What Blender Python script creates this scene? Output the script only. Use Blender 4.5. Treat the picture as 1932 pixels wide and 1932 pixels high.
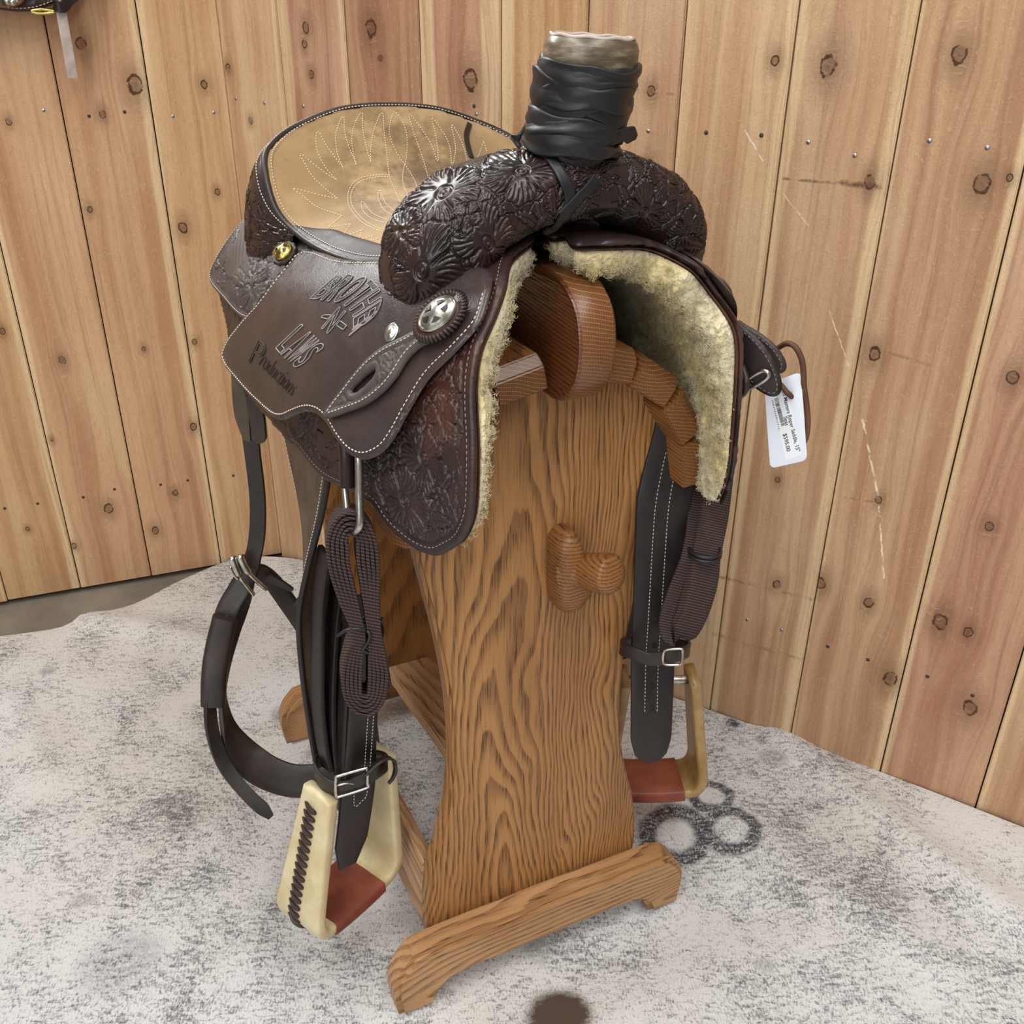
import bpy, bmesh, math, random
import numpy as np
from mathutils import Vector, Matrix, noise
from mathutils.geometry import delaunay_2d_cdt

# ------------------------------------------------------------------ camera
for o in list(bpy.data.objects): bpy.data.objects.remove(o)
scene = bpy.context.scene
COL = scene.collection
random.seed(4); RNG = np.random.default_rng(7)

F_PX = 1850.0; CX = CY = 966.0; CAM_H = 1.13
VPX = (940.0, 4475.0)                       # vanishing point of the plumb lines
dn = np.array([VPX[0]-CX, VPX[1]-CY, F_PX]); dn /= np.linalg.norm(dn)
fw = np.array([0, 0, 1.0]) - dn*dn[2]; fw /= np.linalg.norm(fw)
rt = np.cross(dn, fw)
RW = np.stack([rt, fw, -dn])                # camera axes (x right, y down, z forward) -> world
CAM = np.array([0, 0, CAM_H])

cam_data = bpy.data.cameras.new('camera'); cam = bpy.data.objects.new('camera', cam_data); COL.objects.link(cam)
cam_data.sensor_width = 36.0; cam_data.lens = F_PX/1932.0*36.0
cam_data.clip_start = 0.02
_cr, _cu, _cb = RW@np.array([1, 0, 0]), -(RW@np.array([0, 1, 0])), -(RW@np.array([0, 0, 1]))
cam.matrix_world = Matrix(((_cr[0], _cu[0], _cb[0], 0), (_cr[1], _cu[1], _cb[1], 0), (_cr[2], _cu[2], _cb[2], CAM_H), (0, 0, 0, 1)))
scene.camera = cam

# ------------------------------------------------------------------ world, lamps, exposure
world = bpy.data.worlds.new('world'); scene.world = world; world.use_nodes = True
bg = world.node_tree.nodes['Background']
bg.inputs[0].default_value = (0.98, 0.99, 1.0, 1); bg.inputs[1].default_value = 0.24

def area_light(name, loc, target, sx, sy, power, color):
    d = bpy.data.lights.new(name, 'AREA'); d.shape = 'RECTANGLE'; d.size = sx; d.size_y = sy
    d.energy = power; d.color = color
    o = bpy.data.objects.new(name, d); COL.objects.link(o); o.location = loc
    v = Vector(target)-Vector(loc); o.rotation_euler = v.to_track_quat('-Z', 'Y').to_euler()
    return o
# the shop's overhead strip lamps
area_light('strip_lamp', (-0.85, -0.15, 3.1), (-0.85, -0.15, 0), 0.35, 2.4, 60, (1.0, 0.985, 0.96))
area_light('strip_lamp', (0.75, -0.5, 3.1), (0.75, -0.5, 0), 0.35, 2.4, 46, (1.0, 0.985, 0.96))
area_light('strip_lamp', (-0.3, -2.6, 3.1), (-0.3, -1.8, 0), 2.4, 0.35, 34, (1.0, 0.985, 0.97))
area_light('strip_lamp', (-2.2, 3.0, 3.1), (-1.6, 1.6, 0), 2.4, 0.5, 130, (0.96, 0.985, 1.0))
# unseen soft fill light added behind the camera to brighten the fleece
area_light('fill_light', (-1.7, -3.4, 1.7), (0.1, 1.0, 0.7), 2.6, 1.7, 60, (0.97, 0.985, 1.0))

scene.view_settings.view_transform = 'Standard'
try: scene.view_settings.look = 'None'
except Exception: pass
scene.view_settings.gamma = 1.0
scene.view_settings.use_curve_mapping = False
scene.view_settings.exposure = 0.0

# ------------------------------------------------------------------ pixel geometry
def ray(px, py):
    return RW@np.array([(px-CX)/F_PX, (py-CY)/F_PX, 1.0])
def on_floor(px, py, z=0.0):
    d = ray(px, py); return CAM+(z-CAM_H)/d[2]*d
def proj_np(P):
    c = (np.asarray(P, float)-CAM)@RW
    return np.stack([CX+F_PX*c[..., 0]/c[..., 2], CY+F_PX*c[..., 1]/c[..., 2]], -1)
TH = math.radians(26.0)                      # stand heading
_a, _b = on_floor(735, 1925), on_floor(1262, 1700)
EX = np.array([math.cos(TH), math.sin(TH), 0]); EY = np.array([-math.sin(TH), math.cos(TH), 0])
STAND_O = (_a+_b)/2+0.013*EX
TS = math.radians(31.5)                      # saddle sits a little askew on the stand
SADDLE_O = STAND_O+0.035*EY
class Frame:
    def __init__(s, o, th, roll=0.0, pivot=.9):
        s.th = th
        M0 = np.array([[math.cos(th), math.sin(th), 0], [-math.sin(th), math.cos(th), 0], [0, 0, 1.0]])
        c_, s_ = math.cos(roll), math.sin(roll)
        s.M = np.array([[c_, 0, -s_], [0, 1, 0], [s_, 0, c_]])@M0          # roll: right side down
        pv = np.array([0, 0, pivot]); s.o = o+pv@M0-pv@s.M
        s.c = s.M@(CAM-s.o)
    def ray(s, px, py): return s.M@ray(px, py)
    def onx(s, px, py, X): d = s.ray(px, py); return s.c+(X-s.c[0])/d[0]*d
    def ony(s, px, py, Y): d = s.ray(px, py); return s.c+(Y-s.c[1])/d[1]*d
    def onz(s, px, py, Z): d = s.ray(px, py); return s.c+(Z-s.c[2])/d[2]*d
    def dist(s, px, py, D): d = s.ray(px, py); return s.c+D/math.hypot(d[0], d[1])*d
    def plane(s, px, py, P, n):
        d = s.ray(px, py); n = np.asarray(n, float); P = np.asarray(P, float)
        return s.c+np.dot(P-s.c, n)/np.dot(d, n)*d
    def matrix(s, at=(0, 0, 0)):
        t = np.asarray(at, float)@s.M+s.o; R = s.M.T
        return Matrix([[*R[0], t[0]], [*R[1], t[1]], [*R[2], t[2]], [0, 0, 0, 1]])
    def proj(s, P): return proj_np(np.asarray(P, float)@s.M+s.o)
STF = Frame(STAND_O, TH); SAF = Frame(SADDLE_O, TS, math.radians(2.3))

# ------------------------------------------------------------------ mesh helpers
def add(name, V, F, mat=None, parent=None, smooth=True, uv=None, sharp=None):
    me = bpy.data.meshes.new(name)
    V = np.asarray(V, float)
    me.from_pydata(V.tolist(), [], [list(map(int, f)) for f in F])
    if smooth:
        me.polygons.foreach_set('use_smooth', np.ones(len(me.polygons), bool))
    if uv is not None:
        lay = me.uv_layers.new(name='UVMap')
        li = np.empty(len(me.loops), np.int32); me.loops.foreach_get('vertex_index', li)
        lay.data.foreach_set('uv', np.asarray(uv, np.float32)[li].ravel())
    me.update()
    if sharp is not None:
        try: me.set_sharp_from_angle(angle=math.radians(sharp))
        except Exception: pass
    if mat is not None: me.materials.append(mat)
    o = bpy.data.objects.new(name, me); COL.objects.link(o)
    if parent is not None: o.parent = parent
    return o
def empty(name, loc=(0, 0, 0), rz=0.0):
    o = bpy.data.objects.new(name, None); COL.objects.link(o); o.location = [float(v) for v in loc]; o.rotation_euler = (0, 0, rz)
    o.empty_display_size = 0.05
    return o
def tag(o, label=None, cat=None, group=None, kind=None):
    if label: o['label'] = label
    if cat: o['category'] = cat
    if group: o['group'] = group
    if kind: o['kind'] = kind
    return o
def bm_obj(name, bm, mat, parent=None, smooth=True, sharp=40):
    me = bpy.data.meshes.new(name); bm.normal_update(); bm.to_mesh(me); bm.free()
    if smooth:
        me.polygons.foreach_set('use_smooth', np.ones(len(me.polygons), bool))
        if sharp:
            try: me.set_sharp_from_angle(angle=math.radians(sharp))
            except Exception: pass
    if mat is not None: me.materials.append(mat)
    o = bpy.data.objects.new(name, me); COL.objects.link(o)
    if parent is not None: o.parent = parent
    return o
def box(name, lo, hi, mat, parent=None, bevel=0.002, seg=2):
    bm = bmesh.new(); bmesh.ops.create_cube(bm, size=1.0)
    lo = np.array(lo, float); hi = np.array(hi, float)
    for v in bm.verts: v.co = Vector((lo+hi)/2+np.array(v.co)*(hi-lo))
    if bevel: bmesh.ops.bevel(bm, geom=bm.edges[:], offset=bevel, segments=seg, affect='EDGES', profile=0.6)
    return bm_obj(name, bm, mat, parent)
def cr(pts, n, closed=False):
    """smooth curve through points, n samples evenly by length"""
    P = np.asarray(pts, float)
    if closed: Q = np.vstack([P[-1], P, P[0], P[1]])
    else: Q = np.vstack([2*P[0]-P[1], P, 2*P[-1]-P[-2]])
    out = []
    for i in range(1, len(Q)-2):
        p0, p1, p2, p3 = Q[i-1], Q[i], Q[i+1], Q[i+2]
        t = np.linspace(0, 1, 16, endpoint=False)[:, None]
        out.append(.5*((2*p1)+(-p0+p2)*t+(2*p0-5*p1+4*p2-p3)*t*t+(-p0+3*p1-3*p2+p3)*t**3))
    out = np.vstack(out+[Q[-2][None]]) if not closed else np.vstack(out+[out[0][:1]])
    return resample(out, n, closed)
def resample(P, n, closed=False):
    P = np.asarray(P, float)
    L = np.r_[0, np.cumsum(np.linalg.norm(np.diff(P, axis=0), axis=1))]
    s = np.linspace(0, L[-1], n+1)[:-1] if closed else np.linspace(0, L[-1], n)
    return np.stack([np.interp(s, L, P[:, k]) for k in range(P.shape[1])], 1)
def plen(P): return np.linalg.norm(np.diff(P, axis=0), axis=1).sum()
def unit(v): v = np.asarray(v, float); return v/np.maximum(np.linalg.norm(v, axis=-1, keepdims=True), 1e-12)
def tangents(P, closed=False):
    if closed: return unit(np.roll(P, -1, 0)-np.roll(P, 1, 0))
    return unit(np.gradient(P, axis=0))
def grid_faces(n, m, cu=False, cv=False):
    F = []
    for i in range(n if cu else n-1):
        for j in range(m if cv else m-1):
            a = i*m+j; b = i*m+(j+1) % m; c = ((i+1) % n)*m+(j+1) % m; d = ((i+1) % n)*m+j
            F.append((a, b, c, d))
    return F
def tube_vf(P, r, ns=8, closed=False, up=None):
    P = np.asarray(P, float); n = len(P); T = tangents(P, closed)
    r = np.broadcast_to(np.asarray(r, float), (n,))
    N = np.zeros_like(P)
    a = np.array([0, 0, 1.0]) if up is None else np.asarray(up, float)
    if abs(np.dot(a, T[0])) > .95: a = np.array([1.0, 0, 0])
    v = unit(a-np.dot(a, T[0])*T[0])
    for i in range(n):
        v = unit(v-np.dot(v, T[i])*T[i]); N[i] = v
    B = np.cross(T, N)
    ang = np.linspace(0, 2*math.pi, ns, endpoint=False)
    V = P[:, None]+(N[:, None]*np.cos(ang)[None, :, None]+B[:, None]*np.sin(ang)[None, :, None])*r[:, None, None]
    F = grid_faces(n, ns, closed, True)
    V = V.reshape(-1, 3)
    if not closed:
        F.append(tuple(range(ns))[::-1]); F.append(tuple(range((n-1)*ns, n*ns)))
    return V, F
def tube(name, P, r, mat, parent=None, ns=10, closed=False, up=None):
    V, F = tube_vf(P, r, ns, closed, up); return add(name, V, F, mat, parent)
def merge(parts):
    V = []; F = []; k = 0
    for v, f in parts:
        V.append(np.asarray(v)); F += [tuple(i+k for i in g) for g in f]; k += len(v)
    return np.vstack(V), F
PROF = np.array([(-1, -.6), (-.985, -.85), (-.95, -1), (-.5, -1), (0, -1), (.5, -1), (.95, -1), (.985, -.85), (1, -.6),
                 (1, .6), (.985, .85), (.95, 1), (.5, 1), (0, 1), (-.5, 1), (-.95, 1), (-.985, .85), (-1, .6)])
def strap_vf(P, W, hw, ht, closed=False, prof=PROF, round_ends=False, crown=0.0):
    """flat strap: P centre line, W width direction per point, half width, half thickness"""
    P = np.asarray(P, float); n = len(P); T = tangents(P, closed)
    W = np.broadcast_to(np.asarray(W, float), (n, 3)); W = unit(W-(W*T).sum(1, keepdims=True)*T)
    N = np.cross(T, W)
    hw = np.broadcast_to(np.asarray(hw, float), (n,)).copy(); ht = np.broadcast_to(np.asarray(ht, float), (n,))
    if round_ends:
        L = np.r_[0, np.cumsum(np.linalg.norm(np.diff(P, axis=0), axis=1))]
        d = (L[-1]-L); k = hw[-1]
        q = np.clip(d/k, 0, 1); hw *= np.sqrt(np.clip(1-(1-q)**2, 0.02, 1))
    V = P[:, None]+W[:, None]*(prof[None, :, 0:1]*hw[:, None, None])+N[:, None]*(prof[None, :, 1:2]*ht[:, None, None]+crown*(1-prof[None, :, 0:1]**2))
    m = len(prof); F = grid_faces(n, m, closed, True)
    if not closed: F.append(tuple(range(m))[::-1]); F.append(tuple(range((n-1)*m, n*m)))
    return V.reshape(-1, 3), F
def strap(name, P, W, hw, ht, mat, parent=None, **k):
    V, F = strap_vf(P, W, hw, ht, **k); return add(name, V, F, mat, parent, sharp=50)
def lathe_vf(prof, ns=32):
    """prof: list of (r, z)"""
    prof = np.asarray(prof, float); a = np.linspace(0, 2*math.pi, ns, endpoint=False)
    V = np.stack([prof[:, None, 0]*np.cos(a), prof[:, None, 0]*np.sin(a), np.broadcast_to(prof[:, None, 1], (len(prof), ns))], -1)
    F = grid_faces(len(prof), ns, False, True)
    F.append(tuple(range(ns))[::-1]); F.append(tuple(range((len(prof)-1)*ns, len(prof)*ns)))
    return V.reshape(-1, 3), F
def basis(n, up=(0, 0, 1)):
    n = unit(n); u = np.asarray(up, float); u = u-np.dot(u, n)*n; u = unit(u); r = np.cross(u, n)
    return np.stack([r, u, n], 1)            # columns: right, up, normal
def in_poly(P, poly):
    x, y = P[:, 0], P[:, 1]; res = np.zeros(len(P), bool); n = len(poly)
    for i in range(n):
        x1, y1 = poly[i]; x2, y2 = poly[(i+1) % n]
        if y1 == y2: continue
        c = ((y1 > y) != (y2 > y)) & (x < (x2-x1)*(y-y1)/(y2-y1)+x1); res ^= c
    return res
def poly_dist(P, poly, closed=True):
    A = np.asarray(poly, float); B = np.roll(A, -1, 0)
    if not closed: A, B = A[:-1], B[:-1]
    best = np.full(len(P), 1e9)
    for a, b in zip(A, B):
        ab = b-a; L = max(np.dot(ab, ab), 1e-15)
        t = np.clip(((P-a)@ab)/L, 0, 1); best = np.minimum(best, np.linalg.norm(P-(a+t[:, None]*ab), axis=1))
    return best
def fill2d(outline, step, holes=(), fine=None):
    """triangulated points inside an outline; returns points, tris, number of boundary points"""
    def dens(poly):
        poly = np.asarray(poly, float); Q = np.vstack([poly, poly[:1]]); return resample(Q, max(12, int(plen(Q)/step)), True)
    loops = [dens(outline)]+[dens(h) for h in holes]
    pts = []; edges = []; k = 0
    for l in loops:
        pts.append(l); m = len(l); edges += [(k+i, k+(i+1) % m) for i in range(m)]; k += m
    lo = loops[0].min(0); hi = loops[0].max(0)
    gx = np.arange(lo[0], hi[0], step); gy = np.arange(lo[1], hi[1], step*.866)
    G = np.stack(np.meshgrid(gx, gy, indexing='ij'), -1); G[:, 1::2, 0] += step/2; G = G.reshape(-1, 2)
    if fine is not None:
        I, J = np.meshgrid(np.arange(len(gx)), np.arange(len(gy)), indexing='ij'); keep = ((I % 4 == 0) & (J % 4 == 0)).ravel() | fine(G); G = G[keep]
    ok = in_poly(G, loops[0]) & (poly_dist(G, loops[0]) > step*.45)
    for h in loops[1:]: ok &= ~in_poly(G, h) & (poly_dist(G, h) > step*.45)
    pts.append(G[ok]); A = np.vstack(pts)
    r = delaunay_2d_cdt([Vector(p) for p in A], edges, [], 0, 1e-7)
    P = np.array([tuple(v) for v in r[0]]); T = np.array([f for f in r[2] if len(f) == 3])
    c = P[T].mean(1); ok = in_poly(c, loops[0])
    for h in loops[1:]: ok &= ~in_poly(c, h)
    T = T[ok]
    a = P[T]; ar = (a[:, 1, 0]-a[:, 0, 0])*(a[:, 2, 1]-a[:, 0, 1])-(a[:, 1, 1]-a[:, 0, 1])*(a[:, 2, 0]-a[:, 0, 0])
    T[ar < 0] = T[ar < 0][:, ::-1]
    return P, T, loops
def sheet_vf(outline, fn, thick, step, holes=(), height=None, edge=None, flip=False, fine=None):
    """solid sheet: fn(uv, offset) -> 3-D; top at offset thick (+height), bottom at 0; edges rounded"""
    P, T, loops = fill2d(outline, step, holes, fine)
    d = poly_dist(P, loops[0])
    for h in loops[1:]: d = np.minimum(d, poly_dist(P, h))
    e = edge if edge else thick*.5
    q = np.clip(d/e, 0, 1); rnd = np.sqrt(np.clip(1-(1-q)**2, 0, 1))
    top = thick*(.55+.45*rnd); bot = thick*(.45-.45*rnd)
    if height is not None: top = top+height(P, d)*np.clip(d/.004, 0, 1)
    Vt = fn(P, top); Vb = fn(P, bot); n = len(P)
    F = [tuple(t) for t in T]+[tuple(t[::-1]+n) for t in T]
    cnt = {}
    for t in T:
        for a, b in ((t[0], t[1]), (t[1], t[2]), (t[2], t[0])): cnt[(a, b)] = 1
    for (a, b) in cnt:
        if (b, a) not in cnt: F.append((b, a, a+n, b+n))
    if flip: F = [f[::-1] for f in F]
    return np.vstack([Vt, Vb]), F, np.vstack([P, P])
def sheet(name, outline, fn, thick, step, mat, parent=None, **k):
    V, F, uv = sheet_vf(outline, fn, thick, step, **k)
    return add(name, V, F, mat, parent, uv=uv, sharp=60)
def inset(poly, d):
    """rough inset of a closed outline"""
    P = np.asarray(poly, float); Q = resample(np.vstack([P, P[:1]]), max(60, int(plen(np.vstack([P, P[:1]]))/.004)), True)
    T = tangents(Q, True); N = np.stack([-T[:, 1], T[:, 0]], 1)
    area = .5*np.sum(Q[:, 0]*np.roll(Q[:, 1], -1)-np.roll(Q[:, 0], -1)*Q[:, 1])
    R = Q+N*d*(1 if area > 0 else -1)
    ok = in_poly(R, Q) & (poly_dist(R, Q) > d*.9)
    return R, ok
def dash_vf(P3, pitch=.0042, duty=.62, r=.0007, N=None):
    """row of thread stitches along a 3-D polyline"""
    L = plen(P3); n = max(2, int(L/pitch)); Q = resample(P3, n*6+1); parts = []
    for i in range(n):
        a = Q[i*6]; b = Q[i*6+int(6*duty+.5)]; m = (a+b)/2
        t = unit(b-a); u = np.cross(t, [0.3, 0.5, 0.81]); u = unit(u); w = np.cross(t, u)
        V = [a-t*r*.2]+[m+r*(u*math.cos(k)+w*math.sin(k)) for k in (0, 1.57, 3.14, 4.71)]+[b+t*r*.2]
        V = np.array(V)
        ring1 = np.array([a+(m-a)*.35+r*.85*(u*math.cos(k)+w*math.sin(k)) for k in (0, 1.57, 3.14, 4.71)])
        ring2 = np.array([b+(m-b)*.35+r*.85*(u*math.cos(k)+w*math.sin(k)) for k in (0, 1.57, 3.14, 4.71)])
        V = np.vstack([V[:1], ring1, ring2, V[-1:]])
        F = [(0, 1+(k+1) % 4, 1+k) for k in range(4)]+[(1+k, 1+(k+1) % 4, 5+(k+1) % 4, 5+k) for k in range(4)]+[(9, 5+k, 5+(k+1) % 4) for k in range(4)]
        parts.append((V, F))
    return merge(parts)
def stitch(name, lines, mat, parent, **k):
    parts = [dash_vf(np.asarray(l), **k) for l in lines if len(l) > 2 and plen(np.asarray(l)) > .01]
    V, F = merge(parts); o = add(name, V, F, mat, parent); o['kind'] = 'stuff'; return o
def runs(pts, ok, minlen=8):
    """split a closed loop of points into the runs where ok"""
    n = len(pts)
    if ok.all(): return [np.vstack([pts, pts[:1]])]
    s = int(np.argmin(ok)); out = []; cur = []
    for i in range(1, n+1):
        j = (s+i) % n
        if ok[j]: cur.append(pts[j])
        elif cur:
            if len(cur) >= minlen: out.append(np.array(cur))
            cur = []
    if len(cur) >= minlen: out.append(np.array(cur))
    return out
def sstep(a, b, x): t = np.clip((x-a)/(b-a), 0, 1); return t*t*(3-2*t)
def vnoise(P, scale, seed=0.0):
    return np.array([noise.noise(Vector((p[0]*scale+seed, p[1]*scale+seed*1.7, (p[2] if len(p) > 2 else 0)*scale))) for p in P])

# ------------------------------------------------------------------ materials
def srgb(r, g, b):
    f = lambda c: (c/12.92 if c <= .04045 else ((c+.055)/1.055)**2.4)
    return (f(r/255), f(g/255), f(b/255), 1.0)
class NB:
    def __init__(s, name, rough=.5, metal=0.0, spec=.5):
        s.m = bpy.data.materials.new(name); s.m.use_nodes = True
        s.t = s.m.node_tree; s.n = s.t.nodes; s.l = s.t.links
        s.b = s.n['Principled BSDF']; s.b.inputs['Roughness'].default_value = rough; s.b.inputs['Metallic'].default_value = metal
        s.b.inputs['Specular IOR Level'].default_value = spec
        s._tc = None
    def put(s, sock, v):
        if v is None: return
        if hasattr(v, 'is_linked') or hasattr(v, 'links'): s.l.new(v, sock)
        else:
            if sock.type == 'RGBA' and len(v) == 3: v = (*v, 1)
            sock.default_value = v
    def tc(s, k='Object'):
        if s._tc is None: s._tc = s.n.new('ShaderNodeTexCoord')
        return s._tc.outputs[k]
    def math(s, op, a, b=None, c=None, clamp=False):
        x = s.n.new('ShaderNodeMath'); x.operation = op; x.use_clamp = clamp
        s.put(x.inputs[0], a); s.put(x.inputs[1], b); s.put(x.inputs[2], c); return x.outputs[0]
    def vmath(s, op, a, b=None):
        x = s.n.new('ShaderNodeVectorMath'); x.operation = op; s.put(x.inputs[0], a); s.put(x.inputs[1], b)
        return x.outputs['Value'] if op in ('LENGTH', 'DISTANCE', 'DOT_PRODUCT') else x.outputs[0]
    def mapping(s, v, scale=(1, 1, 1), loc=(0, 0, 0), rot=(0, 0, 0)):
        x = s.n.new('ShaderNodeMapping'); s.put(x.inputs[0], v); x.inputs[1].default_value = loc; x.inputs[2].default_value = rot; x.inputs[3].default_value = scale
        return x.outputs[0]
    def sep(s, v): x = s.n.new('ShaderNodeSeparateXYZ'); s.put(x.inputs[0], v); return x.outputs
    def comb(s, a, b, c=0.0):
        x = s.n.new('ShaderNodeCombineXYZ'); s.put(x.inputs[0], a); s.put(x.inputs[1], b); s.put(x.inputs[2], c); return x.outputs[0]
    def noise(s, v, scale, detail=3, rough=.55, dist=0.0):
        x = s.n.new('ShaderNodeTexNoise'); s.put(x.inputs['Vector'], v); x.inputs['Scale'].default_value = scale
        x.inputs['Detail'].default_value = detail; x.inputs['Roughness'].default_value = rough; x.inputs['Distortion'].default_value = dist
        return x.outputs[0]
    def voro(s, v, scale, feature='F1', out=0, rnd=1.0):
        x = s.n.new('ShaderNodeTexVoronoi'); x.feature = feature; s.put(x.inputs['Vector'], v); x.inputs['Scale'].default_value = scale
        x.inputs['Randomness'].default_value = rnd; return x.outputs[out]
    def ramp(s, f, stops, interp='LINEAR'):
        x = s.n.new('ShaderNodeValToRGB'); s.put(x.inputs[0], f); cr_ = x.color_ramp; cr_.interpolation = interp
        while len(cr_.elements) < len(stops): cr_.elements.new(.5)
        for e, (p, c) in zip(cr_.elements, stops):
            e.position = p; e.color = c if hasattr(c, '__len__') else (c, c, c, 1)
        return x.outputs[0]
    def sm(s, f, a, b):
        x = s.n.new('ShaderNodeMapRange'); x.interpolation_type = 'SMOOTHSTEP'; s.put(x.inputs[0], f)
        x.inputs[1].default_value = a; x.inputs[2].default_value = b; return x.outputs[0]
    def mix(s, f, a, b, mode='MIX'):
        x = s.n.new('ShaderNodeMix'); x.data_type = 'RGBA'; x.blend_type = mode
        s.put(x.inputs[0], f); s.put(x.inputs[6], a); s.put(x.inputs[7], b); return x.outputs[2]
    def bump(s, h, dist=.001, strength=1.0, normal=None):
        x = s.n.new('ShaderNodeBump'); s.put(x.inputs['Height'], h); x.inputs['Distance'].default_value = dist; x.inputs['Strength'].default_value = strength
        if normal is not None: s.put(x.inputs['Normal'], normal)
        return x.outputs[0]
    def out(s, col=None, rough=None, normal=None, **k):
        s.put(s.b.inputs['Base Color'], col); s.put(s.b.inputs['Roughness'], rough); s.put(s.b.inputs['Normal'], normal)
        for a, v in k.items(): s.put(s.b.inputs[a.replace('_', ' ')], v)
        return s.m

def leather(name, base, dark, light, rough=.42, grain=900, gstr=.25, wear=.5, gloss=.3, spec=.5):
    b = NB(name, rough, spec=spec); p = b.tc()
    n1 = b.noise(p, 22, 5, .6); n2 = b.noise(p, 130, 4, .6); n3 = b.noise(p, 7, 3, .5)
    c = b.mix(b.sm(n1, .35, .68), dark, base)
    c = b.mix(b.math('MULTIPLY', b.sm(n3, .48, .72), wear), c, light)
    c = b.mix(b.math('MULTIPLY', b.sm(n2, .62, .8), .25), c, light)
    r = b.math('ADD', b.math('MULTIPLY', b.math('SUBTRACT', n1, .5), gloss), rough)
    r = b.math('ADD', r, b.math('MULTIPLY', b.math('SUBTRACT', n2, .5), .25))
    v = b.voro(p, grain, 'F1', 0)
    nm = b.bump(b.math('ADD', b.math('MULTIPLY', v, .5), b.math('MULTIPLY', n2, .6)), .0006, gstr)
    return b.out(c, r, nm)

M = {}
M['tooled'] = leather('tooled_leather', srgb(46, 31, 29), srgb(31, 23, 22), srgb(82, 40, 30), rough=.29, wear=.55, gstr=.2)
M['tooled_skirt'] = leather('tooled_skirt_leather', srgb(54, 38, 35), srgb(38, 29, 28), srgb(98, 54, 38), rough=.42, wear=.6, gstr=.25)
M['jockey'] = leather('smooth_brown_leather', srgb(63, 53, 50), srgb(50, 43, 42), srgb(78, 58, 52), rough=.30, wear=.5, gstr=.3, grain=650)
M['rear'] = leather('grey_brown_leather', srgb(76, 66, 62), srgb(60, 53, 51), srgb(88, 76, 70), rough=.5, wear=.5)
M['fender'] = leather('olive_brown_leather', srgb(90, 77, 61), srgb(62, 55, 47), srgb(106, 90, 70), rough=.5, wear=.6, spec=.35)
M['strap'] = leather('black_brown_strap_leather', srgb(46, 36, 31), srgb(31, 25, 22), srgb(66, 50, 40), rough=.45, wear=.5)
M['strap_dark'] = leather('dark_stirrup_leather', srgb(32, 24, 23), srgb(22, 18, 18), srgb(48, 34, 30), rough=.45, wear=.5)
M['edge'] = leather('edge_leather', srgb(84, 54, 40), srgb(60, 38, 30), srgb(120, 80, 55), rough=.6)
M['red'] = leather('russet_tread_leather', srgb(138, 70, 50), srgb(112, 56, 42), srgb(160, 86, 62), rough=.42, wear=.6)
M['cord'] = leather('tan_cord_leather', srgb(104, 66, 44), srgb(78, 48, 32), srgb(130, 86, 58), rough=.7)
M['lace'] = leather('lace_leather', srgb(58, 38, 32), srgb(44, 28, 25), srgb(74, 50, 40), rough=.4)
M['pale_strap'] = leather('pale_latigo_leather', srgb(196, 182, 172), srgb(160, 146, 138), srgb(214, 200, 190), rough=.6)
M['tan_leather'] = leather('tan_basket_leather', srgb(160, 112, 76), srgb(130, 86, 56), srgb(180, 130, 90), rough=.5)
M['black'] = NB('black_hole', .8).out(srgb(10, 9, 9))

def rawhide(name, a, c, e):
    b = NB(name, .38, spec=.5); p = b.tc()
    n1 = b.noise(p, 26, 5, .6); n2 = b.noise(p, 160, 4, .6)
    col = b.mix(b.sm(n1, .3, .7), a, c); col = b.mix(b.math('MULTIPLY', b.sm(n2, .55, .75), .35), col, e)
    return b.out(col, None, b.bump(b.math('ADD', n1, b.math('MULTIPLY', n2, .3)), .0012, .35), Subsurface_Weight=.08)
M['rawhide'] = rawhide('cream_rawhide', srgb(196, 178, 134), srgb(216, 202, 164), srgb(168, 140, 92))
M['rawhide_shaded'] = rawhide('shaded_rawhide', srgb(150, 116, 66), srgb(178, 150, 100), srgb(112, 80, 44))  # same rawhide for the off side stirrup, its shade put into the colour
def horn_cap():
    b = NB('worn_rawhide_horn_cap', .32); p = b.tc()
    q = b.mapping(p, (20, 20, 90)); n = b.noise(q, 1.2, 5, .65); n2 = b.noise(p, 60, 4, .6)
    c = b.ramp(n, [(.3, srgb(52, 42, 34)), (.52, srgb(98, 86, 68)), (.75, srgb(160, 148, 126))])
    c = b.mix(b.math('MULTIPLY', b.sm(n2, .55, .75), .6), c, srgb(58, 44, 34))
    return b.out(c, None, b.bump(n, .0015, .4))
M['cap'] = horn_cap()
def rubber():
    b = NB('black_rubber', .42, spec=.45); p = b.tc(); n = b.noise(p, 40, 4, .6); n2 = b.noise(p, 300, 3, .6)
    c = b.ramp(n, [(.3, srgb(20, 20, 21)), (.65, srgb(34, 34, 36)), (.8, srgb(60, 60, 58))])
    return b.out(c, b.math('ADD', .34, b.math('MULTIPLY', n2, .22)), b.bump(n, .001, .2))
M['rubber'] = rubber()
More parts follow.
